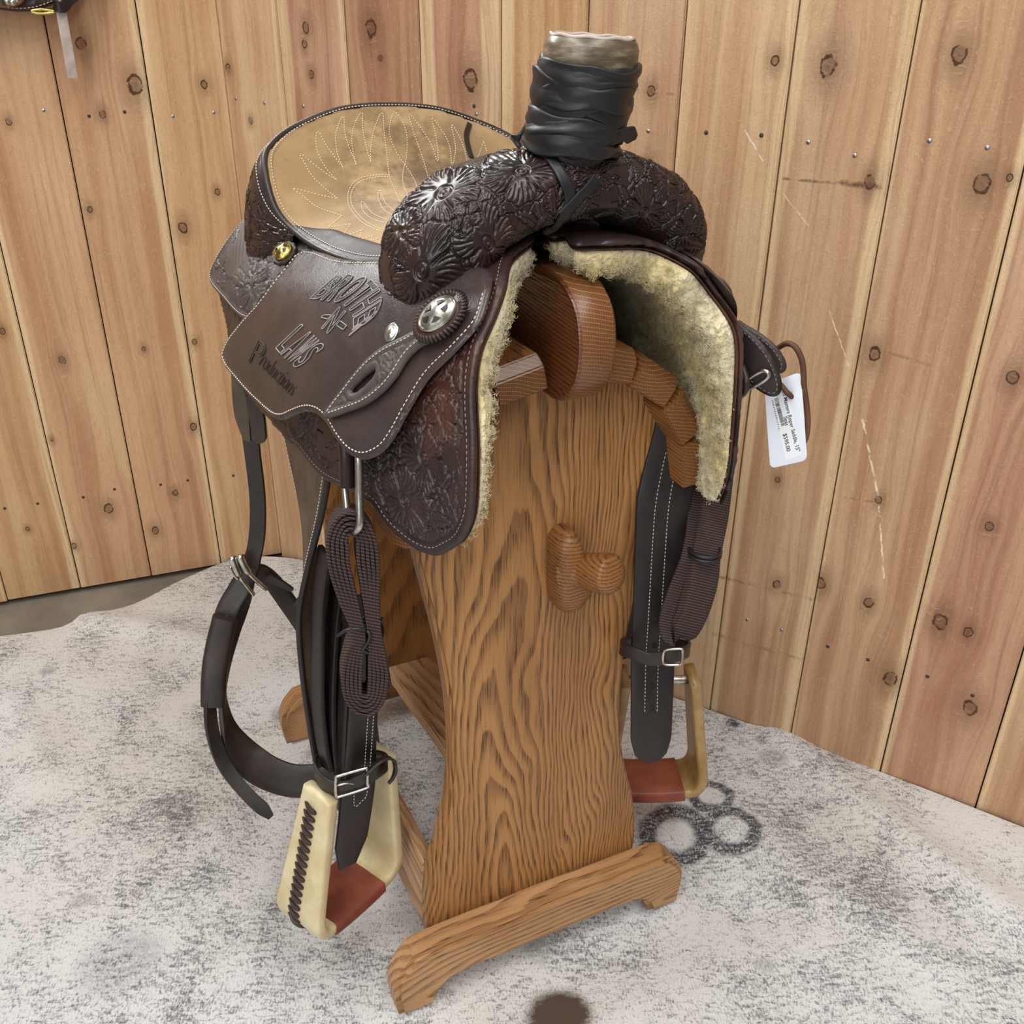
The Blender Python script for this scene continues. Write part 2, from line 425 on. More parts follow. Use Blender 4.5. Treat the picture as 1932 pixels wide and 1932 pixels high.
def suede():
    b = NB('tan_suede', .92, spec=.15); p = b.tc()
    n1 = b.noise(p, 14, 5, .62); n2 = b.noise(p, 70, 5, .65); n3 = b.noise(p, 420, 2, .6); x = b.sep(p)
    # worn darker where riders sit: the middle of the seat
    d = b.vmath('LENGTH', b.mapping(p, (6.5, 5.2, 0), (0.0, -1.22, 0)))
    m = b.math('MULTIPLY', b.sm(d, 1.05, .25), b.sm(b.math('ADD', b.math('MULTIPLY', n1, .6), b.math('MULTIPLY', n2, .4)), .36, .62))
    c = b.mix(b.sm(n1, .35, .65), srgb(166, 138, 98), srgb(150, 122, 84))
    c = b.mix(m, c, srgb(96, 76, 50))
    c = b.mix(b.math('MULTIPLY', b.sm(n2, .6, .78), .45), c, srgb(90, 72, 50))
    return b.out(c, None, b.bump(b.math('ADD', n3, b.math('MULTIPLY', n2, .5)), .0008, .5), Sheen_Weight=.35, Sheen_Roughness=.5)
M['suede'] = suede()
def fleece():
    b = NB('cream_sheepskin', .95, spec=.1); p = b.tc()
    n1 = b.noise(p, 9, 4, .6); n2 = b.noise(p, 60, 4, .6, 1.5); v = b.voro(b.vmath('ADD', p, b.mapping(b.noise(p, 70, 2), (.02, .02, .02))), 130, 'SMOOTH_F1', 0)
    c = b.mix(b.sm(n1, .38, .64), srgb(214, 196, 142), srgb(230, 219, 184))
    c = b.mix(b.math('MULTIPLY', b.sm(n1, .6, .74), .7), c, srgb(208, 184, 108))
    c = b.mix(b.math('MULTIPLY', b.sm(n2, .56, .8), .55), c, srgb(150, 122, 72))
    c = b.mix(b.math('MULTIPLY', b.sm(v, .45, .85), .6), c, srgb(128, 100, 60))  # shade in the cracks between wool clumps, painted into the colour
    return b.out(c, None, b.bump(b.math('SUBTRACT', n2, v), .006, .8), Sheen_Weight=.4, Sheen_Roughness=.6, Subsurface_Weight=.12, Subsurface_Radius=(.01, .008, .005))
M['fleece'] = fleece()
def webbing():
    b = NB('brown_nylon_webbing', .75, spec=.25); p = b.tc(); x = b.sep(p)
    w = b.math('SINE', b.math('MULTIPLY', b.math('ADD', x[2], b.math('MULTIPLY', b.math('ADD', x[0], x[1]), .55)), 1750.0))
    w2 = b.math('SINE', b.math('MULTIPLY', b.math('SUBTRACT', x[2], b.math('MULTIPLY', x[0], .6)), 2400.0))
    n = b.noise(p, 50, 4, .6)
    c = b.mix(b.sm(w, -.6, .9), srgb(42, 31, 30), srgb(82, 66, 62)); c = b.mix(b.math('MULTIPLY', b.sm(n, .45, .75), .5), c, srgb(58, 46, 42))
    return b.out(c, None, b.bump(b.math('ADD', w, b.math('MULTIPLY', w2, .5)), .0005, .7))
M['web'] = webbing()
def metal(name, col, rough, tarn):
    b = NB(name, rough, 1.0); p = b.tc(); n = b.noise(p, 90, 4, .6)
    return b.out(b.mix(b.sm(n, .4, .7), col, tarn), b.math('ADD', rough-.1, b.math('MULTIPLY', n, .25)))
M['steel'] = metal('nickel_steel', srgb(200, 196, 188), .26, srgb(150, 144, 134))
M['silver'] = metal('engraved_silver', srgb(206, 204, 194), .26, srgb(150, 146, 132))
M['brass'] = metal('brass', srgb(206, 186, 110), .28, srgb(150, 130, 70))
M['nail'] = metal('zinc_nail', srgb(190, 190, 196), .35, srgb(110, 108, 108))
M['nail_dark'] = NB('dark_nail_hole', .7).out(srgb(58, 46, 40))
M['thread'] = NB('off_white_thread', .8).out(srgb(204, 196, 184))
M['thread_grey'] = NB('grey_brown_thread', .8).out(srgb(132, 122, 114))
M['thread_tan'] = NB('cream_seat_thread', .8).out(srgb(220, 206, 178))
M['letter_line'] = leather('pale_cut_leather', srgb(150, 140, 136), srgb(112, 104, 102), srgb(170, 160, 154), rough=.45)
M['letter'] = leather('blackened_letter_leather', srgb(40, 38, 40), srgb(28, 27, 29), srgb(60, 56, 56), rough=.45, gstr=.8, grain=500)
M['press_line'] = leather('pressed_script_leather', srgb(50, 40, 38), srgb(40, 33, 31), srgb(60, 47, 43), rough=.45)
M['paper'] = NB('white_tag_card', .45).out(srgb(214, 219, 228))
M['sticker'] = NB('price_sticker_paper', .55).out(srgb(226, 228, 232))
M['ink'] = NB('black_ink', .6).out(srgb(28, 28, 32))

def oak(name, light, mid, dark, grain='z', off=(0.0, .06), tilt=.10, freq=150.0, wob=.012, rough=.38, spec=.45, seamx=None, pores=1.0):
    b = NB(name, rough, spec=spec); p = b.tc()
    if grain == 'x': p = b.mapping(p, (1, 1, 1), (0, 0, 0), (0, math.pi/2, 0))
    if grain == 'y': p = b.mapping(p, (1, 1, 1), (0, 0, 0), (math.pi/2, 0, 0))
    x = b.sep(p)
    nz = b.noise(b.mapping(p, (4, 4, 1.5)), 1.6, 3, .5); nf = b.noise(b.mapping(p, (60, 60, 6)), 1.0, 3, .6)
    X = x[0]
    if seamx is not None:
        side = b.math('GREATER_THAN', X, seamx)
        X = b.math('ADD', X, b.math('MULTIPLY', side, .10))
    dx = b.math('ADD', b.math('SUBTRACT', X, off[0]), b.math('MULTIPLY', b.math('SUBTRACT', nz, .5), wob*6))
    dy = b.math('ADD', b.math('ADD', x[1], off[1]), b.math('MULTIPLY', x[2], tilt))
    dy = b.math('ADD', dy, b.math('MULTIPLY', b.math('SUBTRACT', b.noise(b.mapping(p, (3, 3, 1)), 1.3, 2), .5), wob*5))
    r = b.math('SQRT', b.math('ADD', b.math('MULTIPLY', dx, dx), b.math('MULTIPLY', dy, dy)))
    r = b.math('ADD', r, b.math('MULTIPLY', b.math('SUBTRACT', nf, .5), .004))
    fr = b.math('FRACT', b.math('MULTIPLY', r, freq))
    ring = b.math('MULTIPLY', b.sm(fr, .25, .85), b.sm(fr, 1.0, .9))
    por = b.noise(b.mapping(p, (620, 620, 26)), 1.0, 2, .5)
    pm = b.math('MULTIPLY', b.sm(por, .52, .64), b.math('ADD', .25, b.math('MULTIPLY', ring, .85)))
    big = b.noise(b.mapping(p, (9, 9, 2)), 1.0, 3)
    c = b.mix(b.sm(big, .35, .68), light, mid)
    c = b.mix(b.math('MULTIPLY', ring, .62), c, dark)
    c = b.mix(b.math('MULTIPLY', pm, .75*pores), c, tuple(v*.42 for v in dark[:3])+(1,))
    h = b.math('ADD', b.math('MULTIPLY', pm, -1.0), b.math('MULTIPLY', ring, -.25))
    return b.out(c, b.math('ADD', rough, b.math('MULTIPLY', ring, .12)), b.bump(h, .0006, .5))
M['oak_panel'] = oak('honey_oak', srgb(172, 124, 73), srgb(153, 106, 59), srgb(106, 66, 34), off=(-.055, .016), tilt=.040, freq=175, wob=.020, seamx=.035)
M['oak_back'] = oak('honey_oak_inner', srgb(158, 108, 58), srgb(140, 92, 46), srgb(104, 64, 30), off=(.02, .03), tilt=.09, freq=150)
M['oak_foot'] = oak('oak_foot', srgb(186, 144, 100), srgb(170, 126, 82), srgb(128, 88, 52), grain='x', off=(.02, .03), tilt=.12, freq=140)
M['oak_slat'] = oak('oak_slat', srgb(150, 100, 54), srgb(130, 82, 42), srgb(86, 52, 26), grain='y', off=(.01, .1), tilt=.05, freq=220)
M['oak_ridge'] = oak('dark_stained_oak', srgb(116, 66, 34), srgb(96, 52, 26), srgb(60, 31, 15), grain='y', off=(.03, .12), tilt=.05, freq=240, rough=.27, spec=.6)
M['oak_shelf'] = oak('pale_oak_shelf', srgb(188, 150, 112), srgb(172, 132, 94), srgb(140, 102, 66), grain='y', off=(.02, .05), tilt=.06, freq=150, rough=.5)
def end_grain(name, a, c, line):
    b = NB(name, .35, spec=.5); p = b.tc(); x = b.sep(p)
    s = b.math('ADD', b.math('ADD', b.math('MULTIPLY', x[0], .25), b.math('MULTIPLY', x[2], 1.0)), b.math('MULTIPLY', b.noise(p, 16, 2), .01))
    ray_ = b.sm(b.math('FRACT', b.math('MULTIPLY', s, 260.0)), .84, .95)
    s2 = b.math('FRACT', b.math('MULTIPLY', b.math('ADD', x[0], b.math('MULTIPLY', b.noise(p, 20, 2), .01)), 420.0))
    n = b.noise(p, 900, 2)
    c1 = b.mix(b.sm(s2, .3, .9), a, c); c1 = b.mix(b.math('MULTIPLY', b.sm(n, .5, .65), .5), c1, srgb(70, 38, 16))
    c1 = b.mix(b.math('MULTIPLY', ray_, .7), c1, line)
    return b.out(c1, None, b.bump(n, .0004, .4))
M['oak_end'] = end_grain('oak_end_grain', srgb(124, 80, 44), srgb(98, 60, 32), srgb(182, 136, 90))

def concrete():
    b = NB('grey_concrete', .75); p = b.tc(); n = b.noise(p, 3, 5, .6); n2 = b.noise(p, 40, 4, .6)
    c = b.mix(b.sm(n, .35, .65), srgb(112, 104, 92), srgb(136, 128, 114)); c = b.mix(b.math('MULTIPLY', b.sm(n2, .5, .75), .3), c, srgb(96, 90, 80))
    return b.out(c, None, b.bump(n2, .001, .3))
M['concrete'] = concrete()
def cedar(name, base, red, pale, seed, knots, sapl, sapr, width, marks=()):
    """board material; UV in metres: u across the board, v up. knots: (u, v, r)"""
    b = NB(name, .62, spec=.28); uv = b.tc('UV'); x = b.sep(uv); u, v = x[0], x[1]
    wu = u; km = None; kd = None
    kn_n = b.noise(b.comb(u, v, seed), 85, 2, .6); kn_m = b.noise(b.comb(u, v, seed+9), 60, 2, .6)
    for (ku, kv, kr) in knots:
        kr *= .82
        du = b.math('SUBTRACT', u, ku); dv = b.math('SUBTRACT', v, kv)
        d = b.math('SQRT', b.math('ADD', b.math('MULTIPLY', du, du), b.math('MULTIPLY', b.math('MULTIPLY', dv, dv), .62)))
        e = b.math('DIVIDE', d, kr)
        # grain flows round the knot
        g = b.math('POWER', 2.718, b.math('MULTIPLY', b.math('ADD', b.math('MULTIPLY', b.math('MULTIPLY', du, du), 1/(kr*3)**2), b.math('MULTIPLY', b.math('MULTIPLY', dv, dv), 1/(kr*7)**2)), -1.0))
        wu = b.math('ADD', wu, b.math('MULTIPLY', b.math('MULTIPLY', g, -.8), du))
        e = b.math('ADD', e, b.math('MULTIPLY', b.math('SUBTRACT', kn_n, .5), .9))
        line = b.math('MULTIPLY', b.sm(b.math('ABSOLUTE', b.math('SUBTRACT', e, .85)), .3, .08), b.sm(kn_m, .28, .48))
        ring = b.math('MAXIMUM', b.math('MULTIPLY', b.sm(e, 1.2, .7), .62), b.math('MULTIPLY', line, 1.0))
        ring = b.math('MAXIMUM', ring, b.math('MULTIPLY', b.sm(e, .4, .15), .7))
        halo = b.math('MULTIPLY', b.math('MULTIPLY', b.sm(e, 4.6, .8), .40), g)
        k_ = b.math('MAXIMUM', ring, halo)
        km = k_ if km is None else b.math('MAXIMUM', km, k_)
    q = b.comb(wu, v, seed)
    wob = b.math('MULTIPLY', b.math('SUBTRACT', b.noise(b.mapping(q, (3, 1.1, 1)), 1.0, 2), .5), .05)
    wq = b.comb(b.math('ADD', wu, wob), v, seed)
    g1 = b.noise(b.mapping(wq, (34, .8, 1)), 1.0, 3, .6)
    g2 = b.noise(b.mapping(wq, (150, 2.2, 1)), 1.0, 3, .55)
    g3 = b.noise(b.mapping(q, (700, 40, 1)), 1.0, 2, .5)
    g4 = b.noise(b.mapping(q, (5, 2, 1)), 1.0, 3, .6)
    c = b.mix(b.sm(g1, .36, .66), base, red)
    c = b.mix(b.math('MULTIPLY', b.sm(g4, .45, .7), .5), c, pale)
    ln = b.math('MULTIPLY', b.sm(g2, .5, .72), .34)
    c = b.mix(ln, c, tuple(k*.62 for k in red[:3])+(1,))
    # sapwood margins
    sn = b.math('MULTIPLY', b.math('SUBTRACT', b.noise(b.comb(seed+3.0, v, 0), 2.2, 2), .5), .018)
    sap = None
    if sapl > 0: sap = b.sm(b.math('ADD', u, sn), sapl+.004, sapl-.003)
    if sapr > 0:
        s2 = b.sm(b.math('ADD', u, sn), width-sapr-.004, width-sapr+.003); sap = s2 if sap is None else b.math('MAXIMUM', sap, s2)
    if sap is not None:
        c = b.mix(b.math('MULTIPLY', sap, .68), c, b.mix(b.sm(g2, .4, .7), srgb(220, 194, 154), srgb(196, 164, 122)))
    if km is not None: c = b.mix(km, c, srgb(74, 45, 26))
    c = b.mix(b.math('MULTIPLY', b.sm(g3, .52, .7), .18), c, srgb(120, 84, 56))
    for (u0, v0, u1, v1, wd, col, st) in marks:
        pa = b.vmath('SUBTRACT', b.comb(b.math('ADD', u, b.math('MULTIPLY', b.math('SUBTRACT', kn_n, .5), .004)), v, 0.0), (u0, v0, 0)); ba = (u1-u0, v1-v0, 0.0); L2 = ba[0]**2+ba[1]**2
        tt = b.math('DIVIDE', b.vmath('DOT_PRODUCT', pa, ba), L2, clamp=True)
        dd = b.vmath('LENGTH', b.vmath('SUBTRACT', pa, b.vmath('MULTIPLY', b.comb(tt, tt, 0.0), ba)))
        c = b.mix(b.math('MULTIPLY', b.math('MULTIPLY', b.sm(dd, wd, wd*.3), b.sm(kn_m, .35, .6)), st), c, col)
    h = b.math('ADD', b.math('MULTIPLY', g3, .5), b.math('MULTIPLY', g2, .8))
    rgh = b.noise(b.mapping(q, (230, 150, 1)), 1.0, 3, .6, 1.2)
    c = b.mix(b.math('MULTIPLY', b.sm(rgh, .55, .72), .16), c, srgb(236, 208, 176)); c = b.mix(b.math('MULTIPLY', b.sm(rgh, .45, .28), .16), c, srgb(120, 86, 60))
    return b.out(c, None, b.bump(b.math('ADD', h, b.math('MULTIPLY', rgh, 1.2)), .0014, .45))

# ------------------------------------------------------------------ the setting: plank walls, floor, hide rug
FLOOR_Z = -0.005
PC = on_floor(532, 1050)
DL = unit(on_floor(0, 1142)-PC); DR = unit(on_floor(1932, 1570)-PC)
class Wall:
    def __init__(s, name, xdir):
        s.x = xdir; s.y = np.cross([0, 0, 1.0], xdir); s.o = PC
        s.name = name; s.boards = []
        s.e = None
    def uv(s, px, py):
        d = ray(px, py); t = np.dot(s.o-CAM, s.y)/np.dot(d, s.y); p = CAM+t*d-s.o
        return float(np.dot(p, s.x)), float(p[2])
WL, WR = Wall('wall_left', -DL), Wall('wall_right', DR)
WALL_TOP = 1.5; TK = .018
def make_wall(w, joints, ends, styles, knots, nails, marks=()):
    th = math.atan2(w.x[1], w.x[0])
    us = [ends[0]]+[w.uv(*j)[0] for j in joints]+[ends[1]]
    lo, hi = us[0], us[-1]
    bk = box(w.name, (lo-.02, TK, FLOOR_Z), (hi+.02, TK+.03, WALL_TOP), M['nail_dark'], None, bevel=0)
    bk.location = w.o; bk.rotation_euler = (0, 0, th); tag(bk, kind='structure')
    kn = [(*w.uv(x, y), r) for x, y, r in knots]; nl = [(*w.uv(x, y), dk) for x, y, dk in nails]
    nail_me = {}; mk = [(*w.uv(x0, y0), *w.uv(x1, y1), wd, cl, st) for x0, y0, x1, y1, wd, cl, st in marks]
    rnd = random.Random(11)
    for i in range(len(us)-1):
        a, b_ = us[i], us[i+1]; wd = b_-a
        st = styles[i]
        ks = [(u-a, v, r) for u, v, r in kn if a+.004 < u < b_-.004]
        for _ in range(2):
            ks.append((rnd.uniform(.15, .85)*wd, rnd.uniform(1.2, 1.45), rnd.uniform(.006, .012)))
        mat = cedar('cedar_board', st[0], st[1], st[2], i*7.3+(50 if w is WR else 0), ks, st[3], st[4], wd, [(m[0]-a, m[1], m[2]-a, *m[3:]) for m in mk if max(m[0], m[2]) > a and min(m[0], m[2]) < b_])
        g = .0011; z0 = FLOOR_Z+.012+rnd.uniform(0, .004) if w is WL else FLOOR_Z+.006
        dep = rnd.uniform(0, .0012)
        bm = bmesh.new(); bmesh.ops.create_cube(bm, size=1.0)
        L = np.array([a+g, -dep, z0]); H = np.array([b_-g, TK, WALL_TOP])
        for v in bm.verts: v.co = Vector((L+H)/2+np.array(v.co)*(H-L))
        ed = [e for e in bm.edges if abs(e.verts[0].co.z-e.verts[1].co.z) > 1 and e.verts[0].co.y < TK/2]
        bmesh.ops.bevel(bm, geom=ed, offset=.0016, segments=2, affect='EDGES')
        lay = bm.loops.layers.uv.new('UVMap')
        for f in bm.faces:
            for l in f.loops: l[lay].uv = (l.vert.co.x-a, l.vert.co.z)
        pk = bm_obj('plank', bm, mat, bk, smooth=False)
        for (u, v, dk) in nl:
            if a < u < b_:
                key = 'd' if dk else 'l'
                if key not in nail_me:
                    V, F = lathe_vf([(.0028, -.0005), (.0030, .0004), (.0022, .0010), (.0008, .0012)], 10)
                    no = add('nail', V, F, M['nail_dark'] if dk else M['nail'], pk); nail_me[key] = no.data
                else:
                    no = bpy.data.objects.new('nail', nail_me[key]); COL.objects.link(no); no.parent = pk
                no.rotation_euler = (math.pi/2, 0, 0); no.location = (u, -dep, v)
    return bk
T = srgb
tan = (T(194, 155, 118), T(174, 130, 95), T(210, 178, 140))
tanr = (T(190, 154, 119), T(166, 125, 93), T(206, 176, 142))
honey = (T(194, 157, 116), T(174, 132, 92), T(212, 180, 140))
brown = (T(182, 142, 110), T(158, 114, 86), T(202, 164, 128))
rosy = (T(187, 147, 116), T(160, 113, 87), T(206, 172, 140))
palew = (T(202, 168, 130), T(182, 142, 106), T(214, 186, 150))
left_styles = [(*tan, .0, .01), (*honey, .0, .012), (*tan, .01, .0), (*tan, .0, .016), (*honey, .01, .0)]
wall_l = make_wall(WL, [(8, 1110), (33, 600), (192, 598), (346, 598)], (-2.6, 0.0015), left_styles,
    [(17, 230, .006), (103, 160, .006), (153, 83, .011), (255, 160, .016), (193, 216, .007), (170, 395, .006), (385, 160, .007), (345, 430, .01),
     (410, 362, .006), (425, 150, .006), (117, 680, .008), (205, 960, .011), (293, 1000, .009), (271, 658, .005), (331, 930, .007), (365, 805, .008), (52, 998, .005), (5, 625, .006),
     (367, 645, .006), (98, 830, .004), (140, 1030, .006)],
    [(82, 208, 0), (168, 219, 1), (235, 211, 1), (326, 219, 0), (403, 212, 0), (9, 959, 1), (71, 950, 1), (157, 938, 1), (216, 923, 1), (303, 914, 1), (354, 906, 1), (440, 897, 1)])
right_styles = [(*palew, .0, .012), (*rosy, .022, .014), (*brown, .0, .0), (*rosy, .03, .032), (*honey, .02, .0), (*tanr, .0, .0), (*palew, .01, .012),
                (*tanr, .014, .016), (*tanr, .004, .010), (*rosy, .01, .0), (*tanr, .01, .01), (*tan, .0, .01), (*tanr, .01, .01)]
c1 = WR.uv(1932, 315)[0]; dw = .165
wall_r = make_wall(WR, [(520, 0), (648, 0), (789, 0), (945, 0), (1111, 0), (1297, 0), (1509, 0), (1739, 0), (1932, 315), (1893, 1350)], (-0.0015, 2.1), right_styles,
    [(578, 52, .009), (575, 83, .007), (588, 140, .007), (700, 53, .013), (718, 110, .005), (888, 150, .016), (473, 228, .006), (430, 128, .007),
     (1228, 172, .0075), (1225, 310, .008), (1462, 115, .007), (1563, 124, .013), (1642, 344, .009), (1810, 104, .011), (1853, 347, .012), (1905, 335, .005), (1650, 668, .010), (1910, 712, .009),
     (1466, 1103, .008), (1548, 1100, .010), (1639, 1136, .009), (1658, 943, .006), (1866, 993, .007), (1775, 1172, .013), (1827, 1192, .008), (1680, 1280, .013), (1830, 1336, .013), (1467, 905, .005)],
    [(445, 186, 0), (499, 194, 0), (573, 200, 0), (899, 215, 0), (1223, 247, 0), (1333, 250, 1), (1437, 255, 1), (1525, 268, 0), (1613, 293, 0), (1754, 265, 0), (1863, 278, 0),
     (1410, 1169, 0), (1475, 1188, 0), (1562, 1219, 1), (1638, 1244, 1), (1750, 1276, 1), (1835, 1312, 1), (895, 200, 1)],
    [(1478, 337, 1655, 352, .0028, T(92, 66, 48), .7), (1590, 345, 1660, 353, .006, T(84, 58, 40), .6), (1345, 1085, 1530, 1130, .004, T(128, 88, 60), .6), (1345, 1195, 1515, 1245, .005, T(134, 94, 64), .5), (1595, 938, 1660, 948, .002, T(120, 84, 58), .6),
     (1170, 166, 1270, 178, .003, T(120, 80, 54), .5), (1400, 236, 1440, 303, .0015, T(238, 214, 184), .9), (1465, 350, 1525, 425, .0015, T(234, 206, 176), .7), (1562, 580, 1602, 690, .0014, T(238, 214, 184), .8), (1628, 792, 1657, 935, .0022, T(240, 220, 194), .85), (1659, 955, 1668, 1090, .002, T(240, 220, 194), .8), (1680, 666, 1760, 690, .003, T(132, 92, 62), .5)])
fl = box('floor', (-3.2, -2.6, FLOOR_Z-.05), (2.4, 2.6, FLOOR_Z), M['concrete'], None, bevel=0); tag(fl, kind='structure')

def cowhide():
    b = NB('speckled_cowhide', .75, spec=.2); p = b.tc(); x = b.sep(p)
    big = b.noise(p, 3.2, 4, .6); mid = b.noise(p, 13, 4, .65)
    hair = b.mapping(p, (66, 160, 1), (0, 0, 0), (0, 0, math.radians(-35)))
    h1 = b.noise(hair, 1.0, 4, .7, .9); h2 = b.noise(b.mapping(p, (420, 160, 1), (0, 0, 0), (0, 0, math.radians(38))), 1.0, 2, .6)
    sp = b.voro(p, 46, 'F1', 0)
    dens = b.math('ADD', b.math('MULTIPLY', big, .42), b.math('MULTIPLY', mid, .36))
    t = b.math('ADD', b.math('ADD', dens, b.math('MULTIPLY', h1, .80)), b.math('MULTIPLY', h2, .50))
    fine = b.sm(t, .98, 1.27)
    blot = b.math('MULTIPLY', b.sm(b.math('ADD', mid, b.math('MULTIPLY', big, .5)), .93, 1.06), b.sm(h1, .3, .6))
    def ring(px, py, r, th, dens=1.0):
        c = on_floor(px, py)
        d = b.vmath('LENGTH', b.mapping(p, (1, 1, 0), (-c[0], -c[1], 0)))
        d = b.math('ADD', d, b.math('MULTIPLY', b.math('SUBTRACT', mid, .5), .03))
        return b.math('MULTIPLY', b.sm(b.math('ABSOLUTE', b.math('SUBTRACT', d, r)), th, th*.35), dens)
    br = ring(1272, 1578, .043, .024)
    for a in (ring(1343, 1517, .028, .014), ring(1376, 1580, .036, .018), ring(1255, 1625, .0, .036), ring(1225, 1600, 0, .03), ring(1380, 1378, 0, .02), ring(1435, 1410, 0, .016, .8),
              ring(1455, 1445, 0, .03, .55), ring(1225, 1712, 0, .022, .6), ring(1020, 1790, 0, .03, .5), ring(1545, 1455, 0, .014, .6), ring(1690, 1700, 0, .02, .5), ring(1440, 1840, 0, .02, .4),
              ring(1095, 1810, 0, .012, .7), ring(230, 1835, 0, .07, .4), ring(160, 1715, 0, .02, .5), ring(545, 1350, 0, .04, .6), ring(600, 1420, 0, .03, .5), ring(760, 1330, 0, .05, .5), ring(95, 1280, 0, .02, .5)):
        br = b.math('MAXIMUM', br, a)
    br = b.math('MULTIPLY', br, b.sm(b.math('ADD', b.math('MULTIPLY', h1, .6), b.math('MULTIPLY', h2, .4)), .30, .56))
    m = b.math('MAXIMUM', b.math('MULTIPLY', fine, .82), b.math('MAXIMUM', b.math('MULTIPLY', blot, .38), br))
    warm = b.noise(p, 2.1, 3)
    white = b.mix(b.sm(warm, .4, .7), srgb(216, 217, 217), srgb(208, 204, 197))
    white = b.mix(b.math('MULTIPLY', b.sm(h2, .4, .7), .35), white, srgb(190, 186, 178))
    c = b.mix(m, white, srgb(62, 64, 70))
    c2 = on_floor(1055, 1925)
    d2 = b.math('ADD', b.vmath('LENGTH', b.mapping(p, (1, 1, 0), (-c2[0], -c2[1], 0))), b.math('MULTIPLY', b.math('SUBTRACT', h1, .5), .03))
    c = b.mix(b.sm(d2, .048, .03), c, srgb(78, 62, 52))
    return b.out(c, None, b.bump(b.math('ADD', h1, h2), .002, .5), Sheen_Weight=.2)
M['cowhide'] = cowhide()
def rug():
    px = [(-260, 1245), (-120, 1228), (0, 1213), (80, 1203), (140, 1192), (165, 1177), (255, 1151), (330, 1113), (420, 1073), (480, 1060)]
    pts = [on_floor(*q)[:2] for q in px]
    for k in np.linspace(.06, 1.95, 20):
        q = PC+DR*k-WR.y*(.004+.004*math.sin(k*9)); pts.append(q[:2])
    e = pts[-1]
    pts += [e+np.array([.05, -.4]), e+np.array([-.05, -.9]), np.array([.9, -.8]), np.array([-.2, -.8]), np.array([-1.1, -.55]), np.array([-1.75, .1]), np.array([-1.9, .9]), np.array([-1.7, 1.4])]
    out = cr(np.array(pts), 300, True)
    folds = [([(1470, 1400), (1560, 1470), (1700, 1590), (1932, 1760)], .013, .03), ([(1380, 1560), (1500, 1650), (1640, 1740), (1760, 1830)], .007, .035),
             ([(160, 1180), (300, 1200), (430, 1240)], .012, .03), ([(20, 1330), (60, 1400), (90, 1480)], .008, .03), ([(560, 1090), (640, 1120), (720, 1180)], .006, .04)]
    fl_ = [(np.array([on_floor(*q)[:2] for q in l]), h, s) for l, h, s in folds]
    def fn(P, off):
        z = np.zeros(len(P))
        for l, h, s in fl_:
            d = poly_dist(P, l, False); z += h*np.exp(-(d/s)**2)
        dw_ = (PC[:2]-P)@(-WR.y[:2]); z += .016*np.clip(1-dw_/.05, 0, 1)**2
        z += .0025*(vnoise(P, 5.0, 2)+.4)*(1)
        # flat where the stand bears on it
        q = (np.c_[P, np.zeros(len(P))]-STAND_O)@STF.M.T
        m = sstep(.0, .12, np.maximum(np.abs(q[:, 0])-.25, np.maximum(-q[:, 1]-.03, q[:, 1]-.62)))
        return np.c_[P, np.maximum(z*m, 0)-.0045+off]
    o = sheet('cowhide_rug', out, fn, .0043, .02, M['cowhide'], None, edge=.004)
    tag(o, 'black speckled white cowhide rug lying on the concrete under the saddle stand', 'rug')
rug()

# ------------------------------------------------------------------ oak saddle stand
stand = empty('saddle_stand', STAND_O, TH)
tag(stand, 'honey oak floor stand with peg and slatted top carrying the saddle', 'saddle stand')
PY0, PY1 = .035, .060             # front panel, front and back face
BY0, BY1 = .525, .550             # back panel
def extrude_y(name, out, y0, y1, mat, parent, bevel=.004):
    bm = bmesh.new(); vs = [bm.verts.new((p[0], y0, p[1])) for p in out]; f = bm.faces.new(vs)
    r = bmesh.ops.extrude_face_region(bm, geom=[f]); nv = [g for g in r['geom'] if isinstance(g, bmesh.types.BMVert)]
    for v in nv: v.co.y = y1
    bmesh.ops.recalc_face_normals(bm, faces=bm.faces[:])
    if bevel:
        ed = [e for e in bm.edges if abs(e.verts[0].co.y-e.verts[1].co.y) < 1e-6]
        bmesh.ops.bevel(bm, geom=ed, offset=bevel, segments=2, affect='EDGES')
    return bm_obj(name, bm, mat, parent)
hp = [(.150, .055), (.152, .10), (.150, .145), (.143, .19), (.131, .235), (.119, .29), (.113, .35), (.113, .41), (.118, .47), (.127, .53), (.138, .59), (.147, .64), (.150, .68), (.145, .715), (.128, .75), (.100, .777), (.06, .795), (0, .801)]
half = cr(np.array(hp), 60)
panel = np.vstack([half, (half*[-1, 1])[::-1][1:]])
extrude_y('front_panel', panel, PY0, PY1, M['oak_panel'], stand)
extrude_y('back_panel', panel, BY0, BY1, M['oak_back'], stand)
def foot(y0, y1):
    k = .208
    o = [(-.165, 0), (-k, 0), (-k-.004, .045), (-k+.004, .072), (-k+.02, .090), (-k+.045, .098), (0, .101)]
    top = cr(np.array(o[1:]), 26)
    left = np.vstack([top])
    under = cr(np.array([(-.160, .0), (-.154, .018), (-.138, .034), (-.11, .038), (0, .038)]), 18)
    poly = np.vstack([left, (left*[-1, 1])[::-1][1:], (under*[-1, 1]), under[::-1][1:]])
    return extrude_y('foot', poly, y0, y1, M['oak_foot'], stand, bevel=.007)
foot(-.006, PY0); foot(BY1, BY1+.036)
